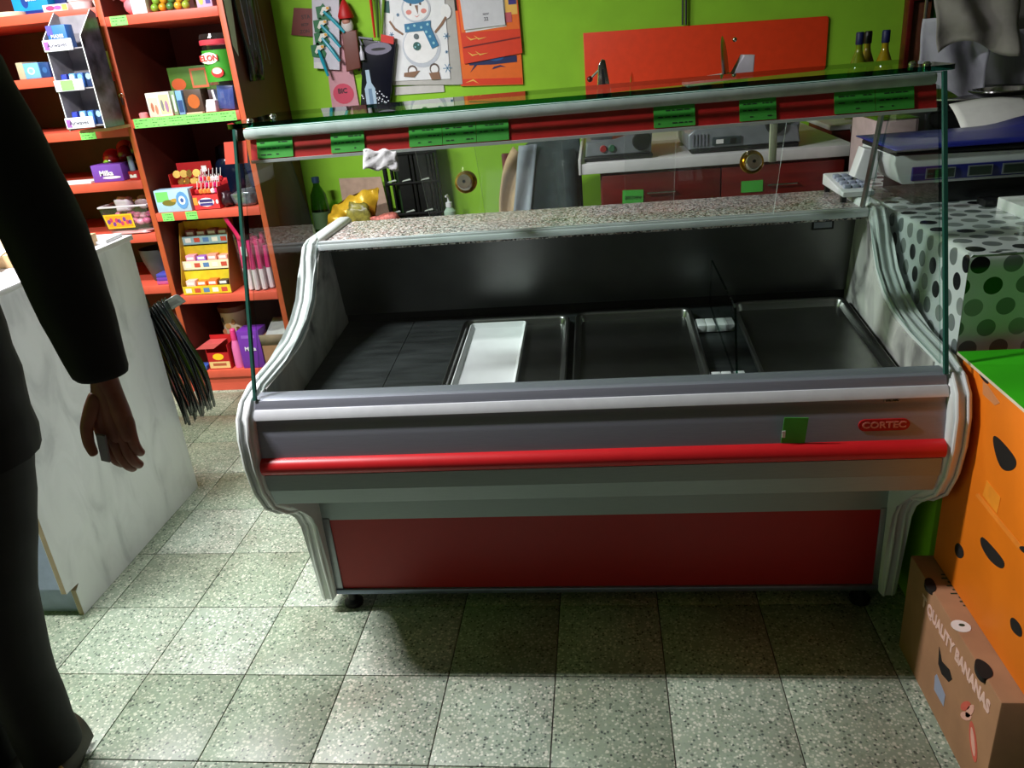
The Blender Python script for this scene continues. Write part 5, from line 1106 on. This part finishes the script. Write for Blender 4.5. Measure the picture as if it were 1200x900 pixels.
q.obj('squiggle_print', OR+[K(60, 50, 130), K(200, 90, 100)], P2)
P3 = wthing('calendar', 'small white date block hanging over the red calendars', 'calendar', -.49, 1.48)
(wx0, wz0), (wx1, wz1) = [(-0.5753, 1.4878), (-0.3907, 1.4927)]
MB().prism([(wx0, wz0), (wx1, wz1), (wx1-.004, 1.74), (wx0-.012, 1.74)], 'y', YW-.0205, YW-.028).obj('date_sheet', K(214, 214, 222), P3)
MB().prism([(wx0+.004, wz0-.012), (wx1+.004, wz1-.006), (wx1+.004, 1.72), (wx0, 1.72)], 'y', YW-.0185, YW-.0203).obj('under_sheet', 'paper', P3)
q = MB(); q.text('NOV', .012, face((wx0+wx1)/2+.01, YW-.0284, wz0+.055), 0); q.text('22', .020, face((wx0+wx1)/2+.01, YW-.0284, wz0+.035), 0); q.obj('printing', K(90, 90, 100), P3)
MB().box(-.645, -.605, YW-.009, YW, 1.32, 1.72).obj('dark_strip', 'black', P1)
# black bottle gift bag
G = wthing('gift_bag', 'glossy black gift bag printed with a pale bottle', 'gift bag', -1.0, 1.19)
gp = [(-1.0971, 1.1937), (-0.9598, 1.1831), (-0.8907, 1.4619), (-1.0368, 1.4884)]
MB().prism([gp[0], gp[1], gp[2], gp[3]], 'y', YW, 3.805, bev=.003).obj('bag_body', mat('glossy_navy_black', (14, 16, 30), .2), G)
q = MB(); yy = 3.8045
bcx, bcz = (-1.0391, 1.2492)
q.poly([(bcx-.024, bcz-.055), (bcx+.024, bcz-.055), (bcx+.026, bcz+.03), (bcx+.012, bcz+.055), (bcx+.010, bcz+.11), (bcx-.008, bcz+.11), (bcx-.009, bcz+.055), (bcx-.023, bcz+.03)], yy, 0, .001)
q.poly([(bcx-.008, bcz-.05), (bcx+.010, bcz-.05), (bcx+.010, bcz+.03), (bcx-.006, bcz+.03)], yy-.001, 1, .0006)
hx3, hz3 = (-0.9724, 1.444)
q.ell(hx3, hz3, .062, .026, yy, 3, .001, 18); q.ell(hx3, hz3-.002, .034, .006, yy-.001, 4, .001, 14)
for k in range(26): 
    sx_ = rd.uniform(-.045, .075); q.ell(bcx+(sx_ if abs(sx_) > .026 else sx_+.055), bcz-.05+rd.random()*.065, .0035, .003, yy, 2, .0006, 6)
q.obj('bottle_print', [K(170, 196, 216), K(110, 140, 170), K(226, 232, 240), K(120, 116, 136), 'black'], G)
MB().prism([(-0.9516, 1.5023), (-0.8949, 1.487), (-0.8995, 1.4556), (-0.9564, 1.471)], 'y', 3.815, 3.803).obj('red_band', K(206, 40, 30), G)
q = MB().lathe([(0, -.03), (.010, -.03), (.011, 0), (.004, .014), (.004, .03), (0, .03)], (-1.0471, 3.79, 1.4325), 12); q.obj('tag_bottle', K(190, 190, 200, r=.25), G)
MB().tube([(-1.0419, 3.79, 1.4641), (-1.0524, 3.80, 1.4968), (-0.9911, 3.80, 1.4846)], .006, 8).obj('bow', 'alu_d', G)
for k, (xx, c) in enumerate(((436, (200, 40, 20)), (442, (60, 90, 20)), (449, (110, 150, 40)))):
    a_ = [(-0.9817, 1.6441), (-0.9547, 1.6417), (-0.924, 1.639)][k]; b_ = [(-0.9835, 1.491), (-0.9679, 1.4897), (-0.9523, 1.4883)][k]
    o = MB().tube([(a_[0], 3.83, 1.76), (a_[0], 3.825, a_[1]), (b_[0], 3.815, b_[1])], [.007, .007, .005], 7).obj('bag_ribbon', K(*c), None)
    tagit(o, ['red ribbon strand hanging above the black gift bag', 'dark olive ribbon strand hanging above the black gift bag', 'light green ribbon strand hanging above the black gift bag'][k], 'ribbon', 'ribbons above the gift bag')
# pink blade card with small black marks, santa decoration
K1 = wthing('blister_card', 'long pink card with black lettering hanging behind the gift bag', 'card', -1.16, 1.19)
cp_ = [(-1.2411, 1.2025), (-1.1099, 1.1924), (-1.1203, 1.5169), (-1.259, 1.5287)]
MB().prism([cp_[0], cp_[1], (cp_[2][0], cp_[2][1]), (cp_[3][0]+.03, cp_[3][1])], 'y', YW, 3.838).obj('card', K(206, 150, 160), K1)
bxc = [(-1.176, 1.2657), (-1.1826, 1.3222), (-1.1126, 1.4446)]
q = MB().ell(bxc[0][0], bxc[0][1], .05, .045, 3.8378, 0, .001, 18); q.obj('pink_emblem', K(206, 70, 96), K1)
q = MB().text('BIC', .030, face(bxc[0][0]-.002, 3.8362, bxc[0][1]+.012), 0, .0005, .03); q.obj('lettering', K(60, 30, 44), K1)
q = MB()
for k in range(7): q.ell(bxc[2][0]-.02+.012*k, bxc[2][1]-.02*k-.0, .006, .009, 3.8378, 1, .001, 8)
q.obj('card_print', [K(206, 70, 96), K(60, 30, 44)], K1)
sa = wthing('santa_decoration', 'small santa figure decoration with red hat behind the razor card', 'decoration', -1.14, 1.5)
(sx0, sz0), = [(-1.09, 1.5492)]
MB().ball((sx0-.012, 3.815, sz0), .032, 0, (.9, .6, 1.2)).obj('beard', K(206, 200, 196), sa)
MB().ball((sx0-.012, 3.806, sz0+.018), .020, 0, (1, .6, .8)).obj('face', K(190, 130, 110), sa)
MB().lathe([(.034, 0), (.036, .012), (.022, .05), (.008, .075), (0, .08)], (sx0-.012, 3.815, sz0+.030), 16).obj('hat', K(186, 24, 24), sa)
MB().prism([(sx0-.045, sz0-.19), (sx0+.025, sz0-.18), (sx0+.03, sz0-.02), (sx0-.04, sz0-.02)], 'y', 3.835, 3.80, bev=.006).obj('coat', K(110, 60, 50), sa)
# red sachet
rs = wthing('sachet', 'dull red sachet with dark lettering hanging left of the razors', 'sachet', -1.34, 1.5)
q = MB().prism([(-1.3771, 1.5353), (-1.2706, 1.519), (-1.2489, 1.6337), (-1.3428, 1.6455)], 'y', YW, 3.838); c_ = [(-1.2949, 1.6027), (-1.305, 1.5718), (-1.3104, 1.5439)]
q.text('STA', .024, face(c_[0][0], 3.8375, c_[0][1]), 1); q.text('BEZP', .016, face(c_[1][0], 3.8375, c_[1][1]), 1); q.text('ZON', .020, face(c_[2][0], 3.8375, c_[2][1]), 1)
q.obj('sachet_body', [K(120, 44, 30), K(60, 24, 18)], rs)
# razor card with four razors
rz_ = wthing('razor_card', 'white hanging card holding four turquoise razors on green clips', 'card', -1.24, 1.37)
MB().prism([(-1.2906, 1.3868), (-1.1712, 1.3697), (-1.1176, 1.6973), (-1.2415, 1.7084)], 'y', 3.826, 3.82).obj('card', K(206, 204, 214), rz_)
MB().prism([(-1.2906, 1.3868), (-1.2463, 1.3832), (-1.2416, 1.4084), (-1.2858, 1.412)], 'y', 3.8198, 3.819).obj('barcode', 'paper', rz_)
for k, (px_, pz_) in enumerate([(-1.1997, 1.6182), (-1.2216, 1.5643), (-1.2273, 1.5117), (-1.2524, 1.4638)]):
    o = thing('razor', ['topmost turquoise razor on the white card', 'second turquoise razor from the top on the white card', 'third turquoise razor from the top on the white card', 'lowest turquoise razor on the white card'][k], 'razor', (px_, 3.815, pz_), 'razors on the white card')
    MB().prism([(px_-.035, pz_+.020), (px_-.010, pz_+.022), (px_+.0, pz_+.032), (px_+.02, pz_+.005), (px_+.032, pz_-.018), (px_+.02, pz_-.040), (px_-.035, pz_-.028)], 'y', 3.8195, 3.815).obj('clip', K(24, 110, 60), o)
    MB().prism([(px_-.018, pz_-.010), (px_-.002, pz_+.016), (px_+.030, pz_+.018), (px_+.030, pz_+.004), (px_+.006, pz_-.004), (px_-.008, pz_-.02)], 'y', 3.815, 3.805, bev=.002).obj('razor_head', K(226, 226, 214), o)
    MB().ell(px_+.022, pz_+.010, .007, .006, 3.8048, 0, .0008, 8).obj('dot', K(226, 160, 40), o)
    e = [(.085, -.095), (.078, -.10), (.070, -.105), (.030, -.115)][k]
    MB().tube([(px_+.002, 3.806, pz_-.002), (px_+e[0]*.5, 3.799, pz_+e[1]*.45), (px_+e[0], 3.797, pz_+e[1])], [.006, .0085, .006], 8).obj('handle', K(30, 160, 180, r=.3), o)
# crumpled foil hung below the price rail
(fx0, fz0), (fx1, fz1) = [(-0.4862, 1.1923), (-0.4166, 1.2303)]
ff = MB().grid(lambda u, v: (fx0+(fx1-fx0)*u+.006*(1-v)*(u-.5), 1.650-.0016*math.sin(u*9+v*6)-.0012*math.sin(u*17-v*11)+.012*v, fz0+(fz1-fz0)*v-.006*u+.003*math.sin(u*12)), 12, 8)
o = ff.obj('foil_wrapper', mat('crumpled_foil', (240, 240, 242), .4, 0, bump=.5, scale=60), solid=.002, sm=30); tagit(o, 'crumpled silver wrapper stuck on the front glass just below the price rail', 'wrapper')

# ================================================================== person
def loft(rings, m, name, parent, n=20):
    b = MB(); prev = None
    for k, seq in enumerate(rings):
        prev = None
        for cx_, cy_, cz_, rx_, ry_ in seq:
            ring = [b.bm.verts.new((cx_+rx_*math.cos(2*math.pi*i/n)*(1+.02*math.sin(cz_*60+i)), cy_+ry_*math.sin(2*math.pi*i/n)*(1+.02*math.cos(cz_*50+i)), cz_)) for i in range(n)]
            if prev:
                for i in range(n): b.bm.faces.new((prev[i], prev[(i+1) % n], ring[(i+1) % n], ring[i]))
            else: b.bm.faces.new(ring[::-1])
            prev = ring
        b.bm.faces.new(prev)
    return b.obj(name, m, parent, sm=80)
def sub_rings(seq, k=4):
    out = []
    for a, b in zip(seq, seq[1:]):
        for i in range(k): out.append(tuple(a[j]+(b[j]-a[j])*i/k for j in range(5)))
    return out+[seq[-1]]
def skin_obj(name, verts, edges, m, parent, root=0, extra=(), sub=2):
    """verts = (x, y, z, r[, r2]); extra = further chains of the same mesh, each a list of verts"""
    vs = [v[:3] for v in verts]; rs = [(v[3], v[4] if len(v) > 4 else v[3]) for v in verts]; es = list(edges); roots = [root]
    for chn in extra:
        n = len(vs); roots.append(n); vs += [v[:3] for v in chn]; rs += [(v[3], v[3]) for v in chn]; es += [(n+i, n+i+1) for i in range(len(chn)-1)]
    me = bpy.data.meshes.new(name); w_ = WL[parent.name]
    me.from_pydata([tuple(Vector(v)-w_) for v in vs], es, []); me.materials.append(M_[m] if isinstance(m, str) else m)
    o = bpy.data.objects.new(name, me); COL.objects.link(o); o.parent = parent; WL[o.name] = w_
    md = o.modifiers.new('skin', 'SKIN'); md.use_smooth_shade = True
    for i, r in enumerate(rs):
        d = me.skin_vertices[0].data[i]; d.radius = r; d.use_root = i in roots
    sb_ = o.modifiers.new('smooth', 'SUBSURF'); sb_.levels = sub; sb_.render_levels = sub
    return o
pe = thing('person', 'person in black jacket and black trousers standing at the left, arm hanging down', 'person', (-1.15, 1.14, 0))
WX, WY, WZ = -.832, 1.14, .925
hand = []
def finger(x0, y0, z0, L, r, lean, curl): # four joints, bending towards +Y (palm side)
    pts = [(x0, y0, z0, r*1.05)]; a = .10; x, y, z_ = x0, y0, z0
    for f_, w in zip((.45, .30, .25), (1, .92, .8)):
        x += L*f_*math.sin(lean); y += L*f_*math.sin(a); z_ -= L*f_*math.cos(a); pts.append((x, y, z_, r*w)); a += curl
    return pts
kz = WZ-.080
for x0, zz, L, r_, ln in ((-.864, .002, .078, .0105, .04), (-.846, -.002, .086, .0108, .01), (-.828, .0, .080, .0104, -.03), (-.811, .010, .062, .0096, -.08)):
    fg = finger(x0, 1.134, kz+zz, L, r_, ln, .34)
    hand.append([(x0*.5+(-.834)*.5, 1.137, kz+.055, .0125), (x0, 1.135, kz+.026, .0125)]+fg)
hand.append([(-.846, 1.134, WZ+.005, .015), (-.860, 1.122, WZ-.022, .0140), (-.872, 1.112, WZ-.050, .0115), (-.874, 1.108, WZ-.078, .0100), (-.868, 1.106, WZ-.102, .0080)])
for x0, r_ in ((-.848, .0175), (-.836, .019), (-.824, .0175)):
    hand.append([(-.833, 1.140, WZ+.07, .024), (-.833, 1.140, WZ+.03, .022), (x0, 1.138, WZ-.01, r_), (x0*1.5+.834*.5, 1.136, WZ-.045, r_), (x0*1.7+.834*.7, 1.135, kz-.012, r_*.72)])
V = [(-1.15, 1.15, .95, .13, .10), (-1.15, 1.15, 1.12, .12, .09), (-1.15, 1.15, 1.32, .14, .10), (-1.15, 1.16, 1.47, .07, .06), (-1.15, 1.15, 1.55, .052), (-1.15, 1.135, 1.64, .075, .085), (-1.15, 1.14, 1.73, .078, .09),
     (-.98, 1.15, 1.52, .055), (-.865, 1.15, 1.20, .040), (WX, WY, WZ+.03, .026),
     (-1.33, 1.15, 1.465, .055), (-1.40, 1.15, 1.20, .040), (-1.42, 1.12, .95, .026), (-1.42, 1.11, .86, .034, .018),
     (-1.115, 1.15, .88, .07), (-1.195, 1.14, .50, .045), (-1.255, 1.18, .09, .034),
     (-1.255, 1.15, .88, .07), (-1.33, 1.13, .50, .045), (-1.385, 1.14, .09, .034)]
E2 = [(0, 1), (1, 2), (2, 3), (3, 4), (4, 5), (5, 6), (2, 7), (7, 8), (8, 9), (2, 10), (10, 11), (11, 12), (12, 13), (0, 14), (14, 15), (15, 16), (0, 17), (17, 18), (18, 19)]
skin_obj('body', V, E2, 'skin', pe, 0, hand)
loft([sub_rings([(-1.18, 1.15, .80, .155, .125), (-1.17, 1.15, .95, .155, .125), (-1.155, 1.15, 1.12, .145, .115), (-1.15, 1.15, 1.35, .165, .12), (-1.15, 1.15, 1.48, .165, .11), (-1.15, 1.152, 1.545, .12, .09), (-1.15, 1.15, 1.585, .068, .068)]),
      sub_rings([(-1.02, 1.15, 1.555, .05, .06), (-.985, 1.15, 1.535, .075, .078), (-.935, 1.15, 1.45, .072, .076), (-.890, 1.15, 1.32, .062, .068), (-.862, 1.148, 1.20, .060, .064), (-.846, 1.142, 1.06, .054, .056), (-.836, 1.14, .965, .044, .044), (-.834, 1.14, .958, .040, .040)]),
      sub_rings([(-1.28, 1.15, 1.555, .05, .06), (-1.315, 1.15, 1.535, .075, .078), (-1.365, 1.15, 1.45, .072, .076), (-1.39, 1.15, 1.32, .062, .068), (-1.405, 1.148, 1.20, .060, .064), (-1.415, 1.142, 1.06, .054, .056), (-1.42, 1.12, .95, .044, .044)])], 'cloth_blk', 'jacket', pe)
loft([sub_rings([(-1.18, 1.15, .90, .145, .115), (-1.18, 1.15, .80, .15, .115)]),
      sub_rings([(-1.115, 1.15, .86, .09, .10), (-1.155, 1.145, .66, .078, .085), (-1.195, 1.14, .50, .068, .075), (-1.235, 1.16, .30, .060, .068), (-1.255, 1.18, .12, .058, .066), (-1.255, 1.18, .055, .057, .066)]),
      sub_rings([(-1.255, 1.15, .86, .09, .10), (-1.30, 1.145, .66, .078, .085), (-1.33, 1.13, .50, .068, .075), (-1.365, 1.14, .30, .060, .068), (-1.385, 1.14, .12, .058, .066), (-1.385, 1.14, .055, .057, .066)])], 'cloth_blk', 'trousers', pe)
hr = MB().ball((-1.15, 1.155, 1.735), .098, 0, (.92, 1.02, .95), 3)
bmesh.ops.delete(hr.bm, geom=[v for v in hr.bm.verts if v.co.y < 1.11 and v.co.z < 1.76 or v.co.z < 1.66], context='VERTS')
hr.obj('hair', mat('dark_hair', (26, 20, 16), .6, var=.3), pe)
for sx_ in (-1, 1):
    MB().ball((-1.15+sx_*.030, 1.062, 1.70), .011, 0, (1, .7, .8), 2).obj('eye', K(220, 220, 216, r=.2), pe)
    MB().ball((-1.15+sx_*.080, 1.145, 1.69), .022, 0, (.35, .7, 1), 2).obj('ear', 'skin', pe)
MB().prism([(1.062, 1.712), (1.040, 1.675), (1.062, 1.668)], 'x', -1.160, -1.140, bev=.004).obj('nose', 'skin', pe)
MB().ball((-1.15, 1.062, 1.645), .020, 0, (1, .3, .28), 2).obj('mouth', K(150, 70, 66), pe)
for x, y, a in ((-1.258, 1.185, .10), (-1.388, 1.145, -.10)):
    T = Matrix.Translation((x, y, 0)) @ Matrix.Rotation(a, 4, 'Z')
    o = MB().grid(lambda u, v: tuple(T @ Vector(((.045+.008*math.sin(math.pi*u))*math.cos(math.pi*v)*(1-.25*max(0, u-.8)*5*.4)*(1 if u < .96 else .6), .07-.215*u, .012+(.085-.045*u)*math.sin(math.pi*v)*(1 if u < .96 else .55)))), 14, 12)
    sh = o.obj('shoe', mat('dark_olive_leather', (44, 36, 20), .5, var=.2), pe, sm=60)
    MB().prism([(.045*math.cos(t)*(1.15), -.04+.118*math.sin(t)) for t in [2*math.pi*k/24 for k in range(24)]], 'z', 0, .014, T=T).obj('sole', 'black', sh)
    for k in range(3):
        MB().tube([tuple(T @ Vector((.052*math.cos(q), -.05-.03*k, .012+(.085-.045*(.55+.14*k))*math.sin(q)*1.03+.002))) for q in [math.pi*i/10 for i in range(11)]], .003, 6).obj('strap', K(176, 140, 60), sh)
o = MB().prism([(-.862, WZ-.112), (-.848, WZ-.116), (-.842, WZ-.066), (-.857, WZ-.062)], 'y', 1.108, 1.114, bev=.001).obj('lighter', mat('translucent_grey_plastic', (150, 150, 160), .2)); tagit(o, 'small silvery grey lighter held in the hand of the person', 'lighter')
